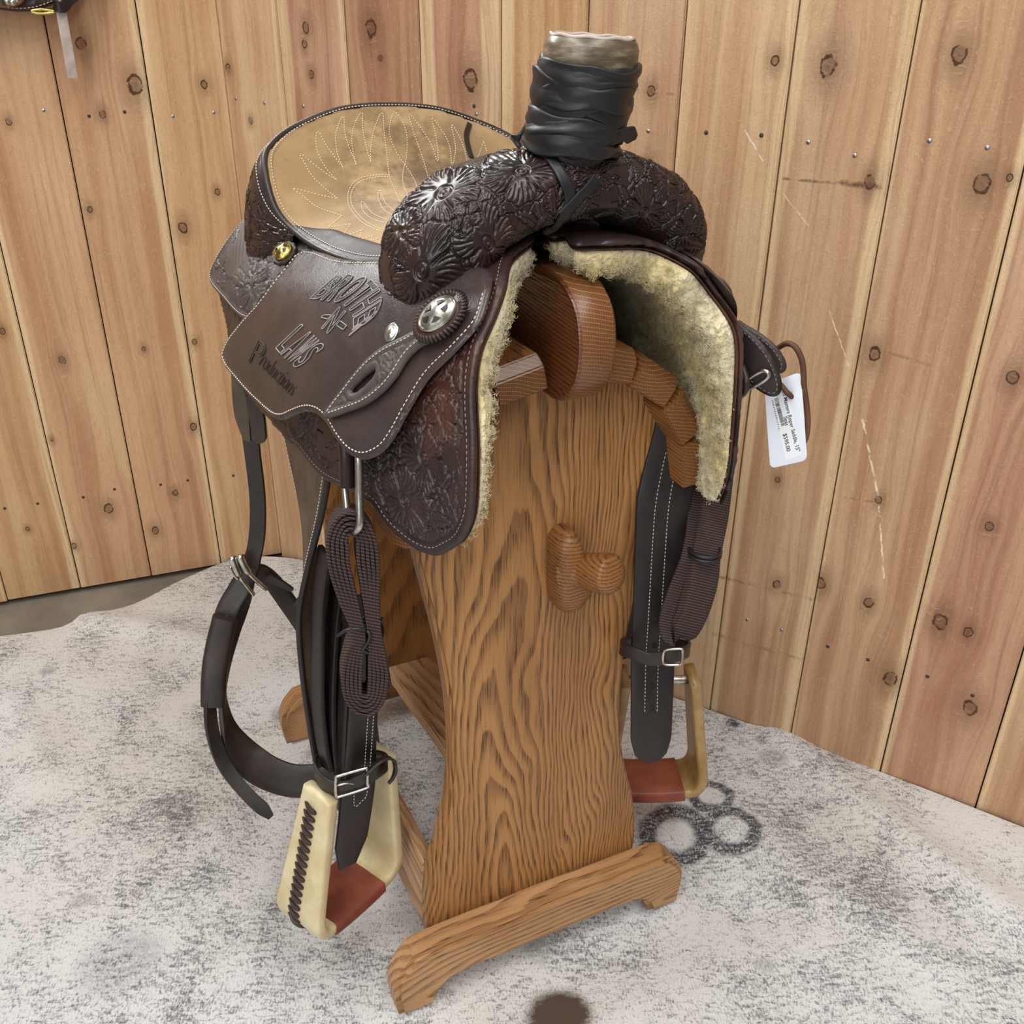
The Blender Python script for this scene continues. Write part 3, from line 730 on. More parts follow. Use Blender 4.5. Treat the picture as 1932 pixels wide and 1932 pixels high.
# ridge board on edge, rounded nose
def ridge():
    y0, y1, z0, z1 = -.045, .60, .792, .908
    prof = cr(np.array([(y1, z1), (.2, z1), (.02, z1+.002), (-.02, z1-.006), (-.043, .882), (-.050, .850), (-.043, .818), (-.022, .797), (.0, .790), (.06, .790), (y1, .790)]), 120)
    bm = bmesh.new(); n = len(prof)
    xs = [(-.019, .004), (-.019, 0)]
    # section: slightly hollow cheeks, rounded edges
    def insetp(d):
        P = prof.copy(); c = np.array([P[:, 0].clip(.03, None), np.full(n, .85)]).T
        v = unit(P-c); return P-v*d
    layers = [(-.015, .010), (-.018, .005), (-.019, .002), (-.0165, 0), (.0165, 0), (.019, .002), (.018, .005), (.015, .010)]
    V = []
    for x, d in layers:
        q = insetp(d); V += [(x+.004, a, b) for a, b in q]
    F = grid_faces(len(layers), n)
    F.append(tuple(range(n))); F.append(tuple(range((len(layers)-1)*n, len(layers)*n))[::-1])
    F += [tuple(l*n for l in range(len(layers)))[::-1], tuple(l*n+n-1 for l in range(len(layers)))]
    o = add('ridge_board', V, F, M['oak_ridge'], stand, sharp=45)
    o.data.materials.append(M['oak_end'])
    for p in o.data.polygons:
        cc = p.center
        if abs(p.normal.x) < .55 and cc.y < .03: p.material_index = 1
    return o
ridge()
def slat(cx, cz, ang, w=.052, t=.034, y0=-.004):
    """a rail laid along the arch of the panels; front corners mitred"""
    bm = bmesh.new(); bmesh.ops.create_cube(bm, size=1.0)
    for v in bm.verts: v.co = Vector((v.co.x*w, (y0 if v.co.y < 0 else BY1+.02), v.co.z*t))
    ed = [e for e in bm.edges if all(v.co.y < .1 for v in e.verts) and all(v.co.z > 0 for v in e.verts)]
    bmesh.ops.bevel(bm, geom=ed, offset=.010, segments=1, affect='EDGES')
    ed = [e for e in bm.edges if e.is_boundary is False and e.calc_face_angle(0) > .3]
    bmesh.ops.bevel(bm, geom=ed, offset=.0015, segments=2, affect='EDGES')
    R = Matrix.Rotation(-ang, 4, 'Y'); bmesh.ops.transform(bm, matrix=Matrix.Translation((cx, 0, cz))@R, verts=bm.verts[:])
    o = bm_obj('rail', bm, M['oak_slat'], stand)
    o.data.materials.append(M['oak_end'])
    for p in o.data.polygons:
        if p.normal.y < -.5: p.material_index = 1
    return o
def arc_pt(i):
    # point on panel arch at sample i with outward normal
    return panel[i]
AR = panel[int(len(half)*.60):len(half)]      # right upper arch
for cx, cz, ang in [(.050, .814, math.radians(12)), (.101, .789, math.radians(35)), (.140, .744, math.radians(58)), (.160, .690, math.radians(84))]:
    for s in (1, -1):
        slat(s*cx, cz, -s*ang)
# peg for the bridle: triangular back plate and round nose, sitting on the front panel
def peg():
    cx, cz = .027, .578
    out = .78*cr(np.array([(-.030, .055), (-.014, .068), (.002, .060), (.012, .030), (.034, .004), (.036, -.020), (.018, -.052), (0, -.066), (-.020, -.060), (-.030, -.03), (-.031, .02)]), 60, True)
    V = []; ys = [0, -.012, -.022, -.030, -.034]; sc = [1, 1, .95, .82, .6]
    for y, k in zip(ys, sc): V += [(cx+p[0]*k, PY0+y, cz+p[1]*k) for p in out]
    n = len(out); F = grid_faces(len(ys), n, False, True); F.append(tuple(range((len(ys)-1)*n, len(ys)*n))); F.append(tuple(range(n))[::-1])
    F = [f[::-1] for f in F]
    o = add('peg_plate', V, F, M['oak_slat'], stand, sharp=50)
    # round nose leaning out to the front
    ax = [np.array([cx-.004, PY0-.010, cz+.002]), np.array([cx+.008, PY0-.030, cz+.006]), np.array([cx+.018, PY0-.052, cz+.012]), np.array([cx+.0225, PY0-.062, cz+.014]), np.array([cx+.0240, PY0-.066, cz+.015])]
    P = cr(np.array(ax), 26); r = np.interp(np.linspace(0, 1, 26), [0, .35, .7, .88, .96, 1], [.026, .019, .022, .0225, .018, .009])
    V, F = tube_vf(P, r, 28); q = add('peg_knob', V, F, M['oak_slat'], o)
peg()
# shelf, tray boards
def shelf():
    z = .262
    bm = bmesh.new(); vs = [bm.verts.new((x, y, z-.024)) for x, y in [(-.086, .35), (-.022, .35), (.03, .22), (.03, PY1), (-.070, PY1)]]; f = bm.faces.new(vs)
    r = bmesh.ops.extrude_face_region(bm, geom=[f])
    for g in r['geom']:
        if isinstance(g, bmesh.types.BMVert): g.co.z = z
    bmesh.ops.recalc_face_normals(bm, faces=bm.faces[:]); bmesh.ops.bevel(bm, geom=bm.edges[:], offset=.002, segments=2, affect='EDGES')
    bm_obj('shelf', bm, M['oak_shelf'], stand)
    box('shelf_bracket', (-.055, PY1, .15), (.02, PY1+.022, z-.024), M['oak_back'], stand, bevel=.002)
    for s in (-1, 1):
        box('side_board', (s*.138-.009, PY1, .050), (s*.138+.009, BY0, .178), M['oak_shelf'], stand, bevel=.006)
shelf()

# ------------------------------------------------------------------ the saddle
saddle = empty('roping_saddle'); saddle.matrix_world = SAF.matrix()
tag(saddle, 'dark brown tooled leather roping saddle with suede seat and black wrapped horn', 'saddle')

# body surface of the skirts: sections from the spine out and down, right side positive x
SEC_Y = np.array([-.115, 0, .12, .25, .40, .55])
SEC = np.array([
 [(-.04, .931), (.02, .936), (.075, .924), (.115, .892), (.14, .858), (.150, .81), (.155, .75), (.158, .69), (.159, .63)],
 [(-.04, .931), (.02, .935), (.080, .927), (.125, .907), (.155, .870), (.174, .82), (.187, .76), (.191, .70), (.192, .63)],
 [(-.04, .900), (.03, .905), (.090, .908), (.140, .896), (.173, .868), (.190, .83), (.202, .77), (.206, .71), (.207, .63)],
 [(-.04, .890), (.03, .892), (.095, .896), (.148, .888), (.180, .862), (.200, .83), (.211, .77), (.214, .71), (.215, .63)],
 [(-.04, .905), (.03, .908), (.090, .908), (.135, .895), (.168, .870), (.192, .83), (.205, .78), (.211, .72), (.213, .63)],
 [(-.04, .920), (.03, .922), (.070, .914), (.120, .888), (.158, .858), (.182, .82), (.197, .775), (.205, .72), (.208, .63)]])
NK = SEC.shape[1]
_yy = np.linspace(-.115, .55, 67); _cs = cr(np.c_[SEC_Y, SEC.reshape(6, -1)], 400)
_ct = np.stack([np.interp(_yy, _cs[:, 0], _cs[:, 1+k]) for k in range(NK*2)], 1).reshape(67, NK, 2)
GY = np.linspace(-.16, .62, 80); GS = np.linspace(0, .53, 134)
GRID = np.zeros((len(GY), len(GS), 2))
for i, y in enumerate(GY):
    yy = np.clip(y, -.13, .57)
    P = cr(np.array([[np.interp(yy, _yy, _ct[:, k, c]) for c in range(2)] for k in range(NK)]), 180)
    L = np.r_[0, np.cumsum(np.linalg.norm(np.diff(P, axis=0), axis=1))]
    e = unit(P[-1]-P[-8])
    for c in range(2):
        GRID[i, :, c] = np.where(GS <= L[-1], np.interp(GS, L, P[:, c]), P[-1, c]+(GS-L[-1])*e[c])
def _bil(y, s):
    fy = np.clip((y-GY[0])/(GY[1]-GY[0]), 0, len(GY)-1.001); fs = np.clip((s-GS[0])/(GS[1]-GS[0]), 0, len(GS)-1.001)
    i = fy.astype(int); j = fs.astype(int); a = (fy-i)[:, None]; b = (fs-j)[:, None]
    return GRID[i, j]*(1-a)*(1-b)+GRID[i+1, j]*a*(1-b)+GRID[i, j+1]*(1-a)*b+GRID[i+1, j+1]*a*b
def body(P, off, side=-1):
    """P (y, s) -> saddle frame; off outward"""
    y, s = P[:, 0], P[:, 1]; off = np.broadcast_to(off, (len(P),))
    q = _bil(y, s); e = .006
    ds = _bil(y, s+e)-_bil(y, s-e); dy = (_bil(y+e, s)-_bil(y-e, s))/(2*e); ds = ds/np.maximum(np.linalg.norm(ds, axis=1, keepdims=True), 1e-9)
    # tangents: (0, ds) and (1, dy)
    t1 = np.stack([ds[:, 0], np.zeros(len(P)), ds[:, 1]], 1); t2 = np.stack([dy[:, 0], np.ones(len(P)), dy[:, 1]], 1)
    n = unit(np.cross(t2, t1)); n *= np.sign(n[:, :1]*1+n[:, 2:3]*.3+1e-9)
    X = np.stack([q[:, 0], y, q[:, 1]], 1)+n*off[:, None]
    X[:, 0] *= -1 if side < 0 else 1
    return X
def px2surf(pts, fn, lo, hi, n=70):
    """photo pixels -> surface parameters (nearest visible point), fn(P)->3-D in saddle frame"""
    pts = np.asarray(pts, float)
    a = np.linspace(lo[0], hi[0], n); b = np.linspace(lo[1], hi[1], n)
    G = np.stack(np.meshgrid(a, b, indexing='ij'), -1).reshape(-1, 2); X3 = fn(G); X = SAF.proj(X3)
    dep = np.linalg.norm(X3-SAF.c, axis=1)
    out = []
    for p in pts:
        d = np.linalg.norm(X-p, axis=1); k = np.argmin(d+dep*8); out.append(G[k])
    Q = np.array(out); e = 1e-4
    for _ in range(14):
        X0 = SAF.proj(fn(Q)); J0 = (SAF.proj(fn(Q+[e, 0]))-X0)/e; J1 = (SAF.proj(fn(Q+[0, e]))-X0)/e
        r = pts-X0; det = J0[:, 0]*J1[:, 1]-J0[:, 1]*J1[:, 0]; det = np.where(np.abs(det) < 1e3, np.sign(det+1e-9)*1e3, det)
        du = (r[:, 0]*J1[:, 1]-r[:, 1]*J1[:, 0])/det; dv = (J0[:, 0]*r[:, 1]-J0[:, 1]*r[:, 0])/det
        Q = Q+np.clip(np.stack([du, dv], 1), -.02, .02)
        Q[:, 0] = np.clip(Q[:, 0], lo[0], hi[0]); Q[:, 1] = np.clip(Q[:, 1], lo[1], hi[1])
    return Q
LO, HI = (-.155, .07), (.60, .52)
LOR, HIR = (-.155, .0), (.0, .50)

# ---- tooling relief
def tool_height(U, flowers, seed, amp=.0011, leaves=140, lsize=.017, bg=-.55):
    """carved flowers and leaves cut into the leather; U (n,2) metres"""
    rs = np.random.default_rng(seed); n = len(U); lo = U.min(0); hi = U.max(0)
    H = bg+.16*np.sin(U[:, 0]*2100+2*np.sin(U[:, 1]*700))*np.sin(U[:, 1]*2100)
    G = lambda d, w: np.exp(-(d/w)**2)
    for _ in range(leaves):
        c = rs.uniform(lo, hi); a = rs.uniform(0, 6.28); L = lsize*rs.uniform(.8, 1.6); Wd = L*rs.uniform(.24, .36); k = rs.uniform(-22, 22); sk = rs.uniform(.5, 1.2)
        idx = np.where((np.abs(U[:, 0]-c[0]) < L*1.4) & (np.abs(U[:, 1]-c[1]) < L*1.4))[0]
        if not len(idx): continue
        d = U[idx]-c
        p = d[:, 0]*math.cos(a)+d[:, 1]*math.sin(a); q = -d[:, 0]*math.sin(a)+d[:, 1]*math.cos(a)-k*p*p
        w = Wd*np.sqrt(np.clip(1-(p/L)**2, 0, 1))*(1+.12*np.sin(p*520)); ins = np.abs(q) < w+.0012
        e = w-np.abs(q)
        h = .35+.5*np.clip(e/Wd, 0, 1)-1.5*G(e, .0008)-1.2*G(q, .0006)
        ph = (p-np.abs(q)*sk)/.0046; h -= .9*G((ph-np.round(ph))*.0046, .0006)*np.clip((np.abs(q)-.0012)/.002, 0, 1)
        H[idx[ins]] = h[ins]
    for (cu, cv, R, rot, npet) in flowers:
        idx = np.where((np.abs(U[:, 0]-cu) < R*1.25) & (np.abs(U[:, 1]-cv) < R*1.25))[0]
        if not len(idx): continue
        d = U[idx]-np.array([cu, cv]); r = np.hypot(d[:, 0], d[:, 1]); a = np.arctan2(d[:, 1], d[:, 0])+rot+.35*np.sin(r/R*2.2)
        x = a*npet/(2*math.pi); ip = np.round(x); pa = x-ip; t = r/R
        rp = R*(.66+.34*np.cos(pa*math.pi*.96)**.6+.035*np.cos(pa*6*math.pi)); ins = r < rp+.0016
        aw = 2*math.pi*np.maximum(r, 1e-5)/npet
        h = .25+.75*t*np.cos(pa*2.6)+.35*np.sin(np.clip((rp-r)/R, 0, .3)*10)
        h -= 1.7*G(rp-r, .0010)
        h -= 1.5*G((np.abs(pa)-.5)*aw, .0011)*np.clip((t-.22)*8, 0, 1)
        m = 7; y = pa*m+.5+.9*np.sign(pa)*np.abs(pa)*(1-t); fr = y-np.round(y)
        ln = .30+.22*np.abs(np.sin(ip*3.1+np.round(y)*1.7))
        h -= 1.15*G(fr*aw/m, .00075)*sstep(ln, ln+.18, t)*sstep(.0, .0022, rp-r)
        ctr = R*.17
        h = np.where(r < ctr, .45-1.2*G(r-ctr*.45, .0009), h); h -= 1.5*G(r-ctr, .0010)
        H[idx[ins]] = h[ins]
    return H*amp

# ---- skirts (tooled leather over a fleece)
def body_l(off): return lambda P: body(P, off, -1)
def body_r(off): return lambda P: body(P, off, 1)
front_l = px2surf([(965, 484), (952, 535), (930, 595), (905, 650), (892, 705), (889, 770), (892, 850), (890, 940), (884, 985), (868, 1020), (845, 1040), (820, 1050), (785, 1038), (748, 1010), (720, 980), (697, 948)], body_l(.006), LO, (.12, .52))
bk_px = px2surf([(560, 845), (543, 835), (505, 792), (450, 725), (434, 662), (426, 612), (414, 565), (408, 530), (412, 505), (430, 470), (458, 430), (486, 402)], body_l(.006), LO, HI)
back_l = np.vstack([[(.07, .395)], bk_px, [(.40, .10), (.30, .09), (.10, .09)]])
sk_l = np.vstack([[(-.01, .070)], front_l, back_l])
front_r = px2surf([(1050, 447), (1062, 441), (1078, 460), (1110, 461), (1170, 459), (1250, 464), (1312, 500), (1352, 548), (1390, 602), (1402, 645), (1400, 740), (1393, 830), (1387, 885), (1374, 932), (1352, 948)], body_r(.004), LOR, HIR)
print('front_r', front_r.round(3).tolist()); print('front_l', front_l.round(3).tolist()); print('back_l', bk_px.round(3).tolist())
sk_r = np.vstack([[(.0, front_r[0, 1]+.004)], front_r, [(.0, front_r[-1, 1]+.004), (.08, front_r[-1, 1]-.006), (.16, .40)], back_l[2:]])
def smooth_outline(P, n=260): return cr(P, n, True)
SKL, SKR = smooth_outline(sk_l), smooth_outline(sk_r)
fl_l = px2surf([(800, 865), (765, 945), (725, 905), (840, 935), (835, 790), (860, 1000)], body_l(.006), LO, HI)
FLW = [(fl_l[0, 0], fl_l[0, 1], .030, .4, 5), (fl_l[1, 0], fl_l[1, 1], .032, 1.2, 5), (fl_l[4, 0], fl_l[4, 1], .022, 2.0, 5), (.36, .28, .03, 0, 5), (.44, .25, .03, 1, 5)]
def crop(poly, y0): return poly
def hl(P, d):
    h = tool_height(P, FLW, 3, .0012, 420, .016)
    return np.where(d < .011, -.0002, np.where(d < .0135, -.0010, h))
o = sheet('skirt', SKL, lambda P, off: body(P, off, -1), .007, .0013, M['tooled_skirt'], saddle, height=hl, fine=lambda G: (G[:, 0] < .13) & (G[:, 1] > .20))
o['label'] = 'flower-tooled dark brown skirt on the near side'
skl = o
o = sheet('skirt', SKR, lambda P, off: body(P, off, 1), .007, .006, M['tooled_skirt'], saddle, flip=True)
skr = o
# second, lighter edge layer seen along the front rim
for poly, side, par in ((SKL, -1, skl), (SKR, 1, skr)):
    R, ok = inset(poly, .0012)
    sh = sheet('skirt_lining', R[::2], lambda P, off, s=side: body(P, off-.0032, s), .0034, .009, M['edge'], par, flip=side > 0)
R, ok = inset(SKL, .0075); ok &= (R[:, 0] < .14) & (R[:, 1] > .12)
stitch('skirt_stitching', [body(r, .0072, -1) for r in runs(R, ok)], M['thread_grey'], skl, pitch=.005, r=.0006)
# fleece under each skirt
def fleece_sheet(poly, side, par, ins, step, thick):
    R, ok = inset(poly, ins); R = R[ok]
    P, T, loops = fill2d(R, step); d = poly_dist(P, loops[0])
    q = np.clip(d/(thick*.8), 0, 1); rnd = np.sqrt(np.clip(1-(1-q)**2, 0, 1))
    base = body(P, -.004, side)
    cl = vnoise(base, 60, 3); cl2 = vnoise(base, 150, 9); cl3 = vnoise(base, 22, 5)
    tk = thick*np.interp(P[:, 1], [.0, .16, .21, .29, .40], [.8, 1.2, 1.05, .34, .16]); th = tk*(.25+.75*rnd)*(1+.22*cl3)+.0100*(np.abs(cl)-.15)*(.3+.7*rnd)+.0045*(np.abs(cl2)-.15)
    V = np.vstack([body(P, -.0035, side), body(P, -.0035-np.maximum(th, .001), side)]); n = len(P)
    F = [tuple(t) for t in T]+[tuple(t[::-1]+n) for t in T]; cnt = set()
    for t in T:
        for a, b in ((t[0], t[1]), (t[1], t[2]), (t[2], t[0])): cnt.add((a, b))
    for (a, b) in cnt:
        if (b, a) not in cnt: F.append((b, a, a+n, b+n))
    if side > 0: F = [f[::-1] for f in F]
    ob = add('fleece', V, F, M['fleece'], par); ob['kind'] = 'stuff'
    return ob, V[n:], d
fz_l, FVL, FDL = fleece_sheet(SKL, -1, skl, .0035, .0040, .026)
fz_r, FVR, FDR = fleece_sheet(SKR, 1, skr, .004, .0030, .020)
def wool(par, pts, nrm, n, L, name='wool_curls', seed=1):
    """loose curls of wool as fine hair strands"""
    rs = np.random.default_rng(seed); idx = rs.integers(0, len(pts), n)
    try:
        hc = bpy.data.hair_curves.new(name); k = 7; hc.add_curves([k]*n)
        pos = np.zeros((n, k, 3)); base = pts[idx]+rs.normal(0, .0012, (n, 3)); nn = unit(nrm[idx]+rs.normal(0, .45, (n, 3)))
        t1 = unit(np.cross(nn, rs.normal(0, 1, (n, 3)))); t2 = np.cross(nn, t1); ph = rs.uniform(0, 6.28, n); R = rs.uniform(.0010, .0030, n); tw = rs.uniform(3, 7, n)
        LL = L*rs.uniform(.5, 1.2, n)
        for j in range(k):
            f = j/(k-1); a = ph+tw*f*1.6
            pos[:, j] = base+nn*(LL*f)[:, None]+(t1*np.cos(a)[:, None]+t2*np.sin(a)[:, None])*(R*f)[:, None]
        hc.points.foreach_set('position', pos.astype(np.float32).ravel())
        rad = np.tile(np.linspace(.00028, .00010, k), n).astype(np.float32)
        hc.points.foreach_set('radius', rad)
        hc.materials.append(M['fleece'])
        ob = bpy.data.objects.new(name, hc); COL.objects.link(ob); ob.parent = par; ob['kind'] = 'stuff'
        return ob
    except Exception as ex:
        print('wool failed', ex)
def fleece_normals(V, side):
    c = np.array([0, 0, .80]); v = c-V; v[:, 1] = -.05; return unit(v)
m = (FVL[:, 1] < .06)
wool(fz_l, FVL[m], unit(fleece_normals(FVL[m], -1)*.6+np.array([.2, -.9, 0])*(FDL[m] < .016)[:, None]), 16000, .0042, seed=2)
m = (FVR[:, 1] < .25)
wool(fz_r, FVR[m], fleece_normals(FVR[m], 1), 30000, .0045, seed=3)

# ---- rear jockey
rj = px2surf([(480, 396), (452, 423), (422, 463), (402, 498), (395, 522), (402, 543), (424, 568), (447, 594)], body_l(.013), LO, HI)
rj2 = px2surf([(470, 606), (510, 600), (560, 570), (590, 530), (590, 495)], body_l(.013), LO, HI)
RJ = np.vstack([rj, rj2, [(.24, .15), (.34, .10), (.42, .11)]])
RJ = smooth_outline(RJ, 160)
fl_ = px2surf([(480, 545), (440, 520), (500, 490), (455, 470)], body_l(.013), LO, HI)
RF = [(fl_[0, 0], fl_[0, 1], .030, .3, 5), (fl_[2, 0], fl_[2, 1], .020, 1.1, 5)]
def hr(P, d):
    h = tool_height(P, RF, 8, .0012, 70, .016)
    flat = (np.hypot(P[:, 0]-fl_[3, 0], P[:, 1]-fl_[3, 1]) < .032)
    h = np.where(flat, .00012*np.sin(P[:, 0]*500+P[:, 1]*900), h)
    return np.where(d < .007, 0, np.where(d < .009, -.0009, h))
for side in (-1, 1):
    o = sheet('rear_jockey', RJ, lambda P, off, s=side: body(P, off+.009, s), .005, .0015 if side < 0 else .006, M['rear'], saddle, height=hr if side < 0 else None, flip=side > 0)
    if side < 0:
        o['label'] = 'grey brown tooled rear jockey on the near side'
        R, ok = inset(RJ, .0045); ok &= (R[:, 1] > .12)
        stitch('jockey_stitching', [body(r, .0144, -1) for r in runs(R, ok)], M['thread'], o, pitch=.0036, r=.0005)

# ---- seat jockey (smooth leather with the lettering)
def jk_off(P):
    y, s = P[:, 0], P[:, 1]
    o = .012+.016*sstep(.20, .33, s)
    o = o+.010*sstep(.28, .36, s)*sstep(.16, .0, y)          # front tip curls away
    return o
def jfn(P, off, side=-1): return body(P, jk_off(P)+off, side)
jk = px2surf([(545, 497), (562, 478), (592, 470), (640, 486), (700, 489), (760, 488), (830, 478), (895, 500), (918, 505), (928, 522), (922, 560), (903, 612), (860, 662), (808, 715), (775, 768), (748, 818),
              (725, 850), (700, 865), (680, 867), (655, 855), (632, 828), (614, 798), (596, 781), (575, 777), (552, 785), (532, 793), (512, 786), (480, 757), (448, 722), (426, 693), (419, 668), (428, 640), (458, 600), (492, 563), (522, 525)],
             lambda P: jfn(P, .004), LO, HI)
JK = smooth_outline(jk, 320)
jockey_l = sheet('seat_jockey', JK, lambda P, off: jfn(P, off), .0055, .005, M['jockey'], saddle)
jockey_l['label'] = 'smooth brown seat jockey with pressed lettering'
jockey_r = sheet('seat_jockey', JK, lambda P, off: body(P, .0075+off, 1), .0055, .007, M['jockey'], saddle, flip=True)
R, ok = inset(JK, .0055); m_ = (R[:, 1] > .16)
stitch('jockey_stitching', [jfn(r, .0058) for r in runs(R, ok & m_)], M['thread'], jockey_l, pitch=.0044, r=.00075)
# rolled bead along the lower edge
R2, ok2 = inset(JK, .0022)

# ---- seat
RIM = np.array([(-.120, .015, .926), (-.146, .075, .908), (-.157, .14, .902), (-.166, .21, .908), (-.173, .262, .928), (-.168, .303, .967), (-.150, .325, .984), (-.117, .341, .999), (-.062, .352, 1.0145), (0, .356, 1.0185)])
RIMF = np.vstack([RIM, (RIM*[-1, 1, 1])[::-1][1:]])
RIMC = cr(RIMF, 160)
ctl = [(0, .0, .962), (0, .06, .945), (0, .12, .934), (0, .18, .930), (0, .24, .938), (0, .29, .960), (0, .325, .992)]
for sx in (-1, 1):
    ctl += [(sx*.07, .05, .938), (sx*.09, .11, .926), (sx*.10, .17, .922), (sx*.105, .23, .927), (sx*.09, .28, .951), (sx*.13, .27, .936), (sx*.06, .315, .985), (sx*.10, .31, .972)]
KN = np.vstack([RIMF, np.array(ctl)])
def _tps(KN):
    P = KN[:, :2]; n = len(P); r = np.linalg.norm(P[:, None]-P[None], axis=2)
    K = np.where(r > 0, r*r*np.log(r+1e-12), 0)+np.eye(n)*2e-5
    A = np.zeros((n+3, n+3)); A[:n, :n] = K; A[:n, n:] = np.c_[np.ones(n), P]; A[n:, :n] = A[:n, n:].T
    w = np.linalg.solve(A, np.r_[KN[:, 2], 0, 0, 0]); return P, w
_tp, _tw = _tps(KN)
def seat_z(Q):
    r = np.linalg.norm(Q[:, None]-_tp[None], axis=2); U = np.where(r > 0, r*r*np.log(r+1e-12), 0)
    n = len(_tp); return U@_tw[:n]+_tw[n]+Q@_tw[n+1:]
def seat_fn(P, off=0.0):
    e = .002; z = seat_z(P); zx = (seat_z(P+[e, 0])-z)/e; zy = (seat_z(P+[0, e])-z)/e
    n = unit(np.stack([-zx, -zy, np.ones(len(P))], 1)); return np.c_[P, z]+n*np.broadcast_to(off, (len(P),))[:, None]
SEAT_OUT = RIMC[:, :2]
seat = sheet('seat', np.vstack([SEAT_OUT, [(.05, -.005), (-.05, -.005)]]), lambda P, off: seat_fn(P, off-.006), .006, .0048, M['suede'], saddle)
seat['label'] = 'tan suede seat with flame stitching'
def c1px(l): return [(380+a/3.22, 160+b/3.22) for a, b in l]
flames = [[(820, 690), (720, 670), (560, 630), (610, 670), (700, 740), (790, 775), (855, 795)],
 [(825, 690), (740, 620), (670, 550), (630, 480), (598, 415), (680, 480), (760, 540), (822, 577)],
 [(822, 577), (760, 510), (710, 420), (697, 350), (708, 282), (760, 370), (820, 450), (862, 505)],
 [(862, 505), (830, 430), (815, 330), (830, 250), (864, 190), (870, 280), (890, 360), (942, 488)],
 [(942, 488), (920, 400), (915, 310), (940, 220), (978, 168), (980, 260), (1000, 370), (1030, 470)],
 [(1030, 470), (1030, 380), (1050, 270), (1098, 168), (1110, 280), (1130, 450), (1145, 560), (1180, 650), (1215, 722)],
 [(1320, 645), (1290, 570), (1237, 485), (1180, 400), (1145, 310), (1145, 250), (1170, 165), (1220, 220), (1250, 320), (1245, 440), (1225, 540), (1230, 610), (1265, 690)],
 [(1385, 585), (1340, 430), (1290, 290), (1262, 178), (1340, 270), (1400, 370), (1435, 470), (1437, 400), (1420, 290), (1400, 200), (1470, 290), (1510, 380), (1522, 490), (1545, 400), (1535, 320), (1520, 240), (1570, 320), (1600, 400), (1615, 470)],
 [(1680, 440), (1715, 345), (1735, 410)],
 [(1145, 545), (1050, 550), (960, 570), (905, 620), (890, 690), (910, 760), (970, 830), (1040, 870), (1095, 890)],
 [(1140, 557), (1050, 563), (970, 586), (922, 630), (908, 690), (925, 750), (980, 815), (1050, 860), (1100, 878)],
 [(1385, 550), (1480, 562)], [(1385, 562), (1470, 573)],
 [(1180, 770), (1120, 720), (1085, 640), (1075, 690), (1110, 760), (1170, 795)], [(1130, 820), (1040, 780), (975, 705), (985, 770), (1040, 815), (1110, 838)],
 [(855, 795), (770, 865), (910, 845), (845, 935), (980, 880), (955, 945), (1040, 915), (1030, 945), (1080, 930)]]
def zigzag(P): # keep corners sharp: densify straight pieces
    return np.vstack([resample(P[i:i+2], 8) for i in range(len(P)-1)])
SL, SH = (-.18, -.01), (.18, .36)
lines = []
for k, f in enumerate(flames):
    P = np.array(c1px(f))
    P = zigzag(P) if k in (len(flames)-1, 8) else cr(P, max(12, 6*len(P)))
    Q = px2surf(P, lambda q: seat_fn(q, .0004), SL, SH, 60)
    lines.append(seat_fn(Q, .0004))
stitch('seat_stitching', lines, M['thread_tan'], seat, pitch=.0036, duty=.72, r=.00062)
# leather apron of the seat: shiny worn strip along the lower side edges
for sx in (-1, 1):
    e = RIMC[:36] if sx < 0 else RIMC[::-1][:36]
    n_in = np.array([1 if sx < 0 else -1, 0.0])
    wid = np.interp(np.linspace(0, 1, 36), [0, .45, .62, .85, 1], [.050, .030, .032, .030, .006])
    outl = np.vstack([e[:, :2]-n_in*.002, (e[:, :2]+n_in*wid[:, None])[::-1]])
    o = sheet('seat_apron', outl, lambda P, off: seat_fn(P, off-.001), .0026, .004, M['strap'], saddle, edge=.004)
    if sx < 0: ap = o
# binding along the seat edge and stitching
bl = RIMC+np.array([0, 0, -.002])
bind = tube('seat_binding', bl, .0034, M['strap'], saddle, 8)
off_in = seat_fn(RIMC[8:-8, :2]*np.array([.965, .985])+np.array([0, .002]), .0022)
stitch('binding_stitching', [off_in], M['thread'], bind, pitch=.0042, r=.0007)
# dark stain strap at the right rear of the seat: a leather patch
Qp = px2surf([(886, 233), (880, 255), (884, 280), (890, 298)], lambda q: seat_fn(q, .001), SL, SH, 60)
P3 = cr(seat_fn(Qp, .0012), 20); strap('seat_mark', P3, (1, .2, 0), .0032, .0007, M['strap_dark'], seat)

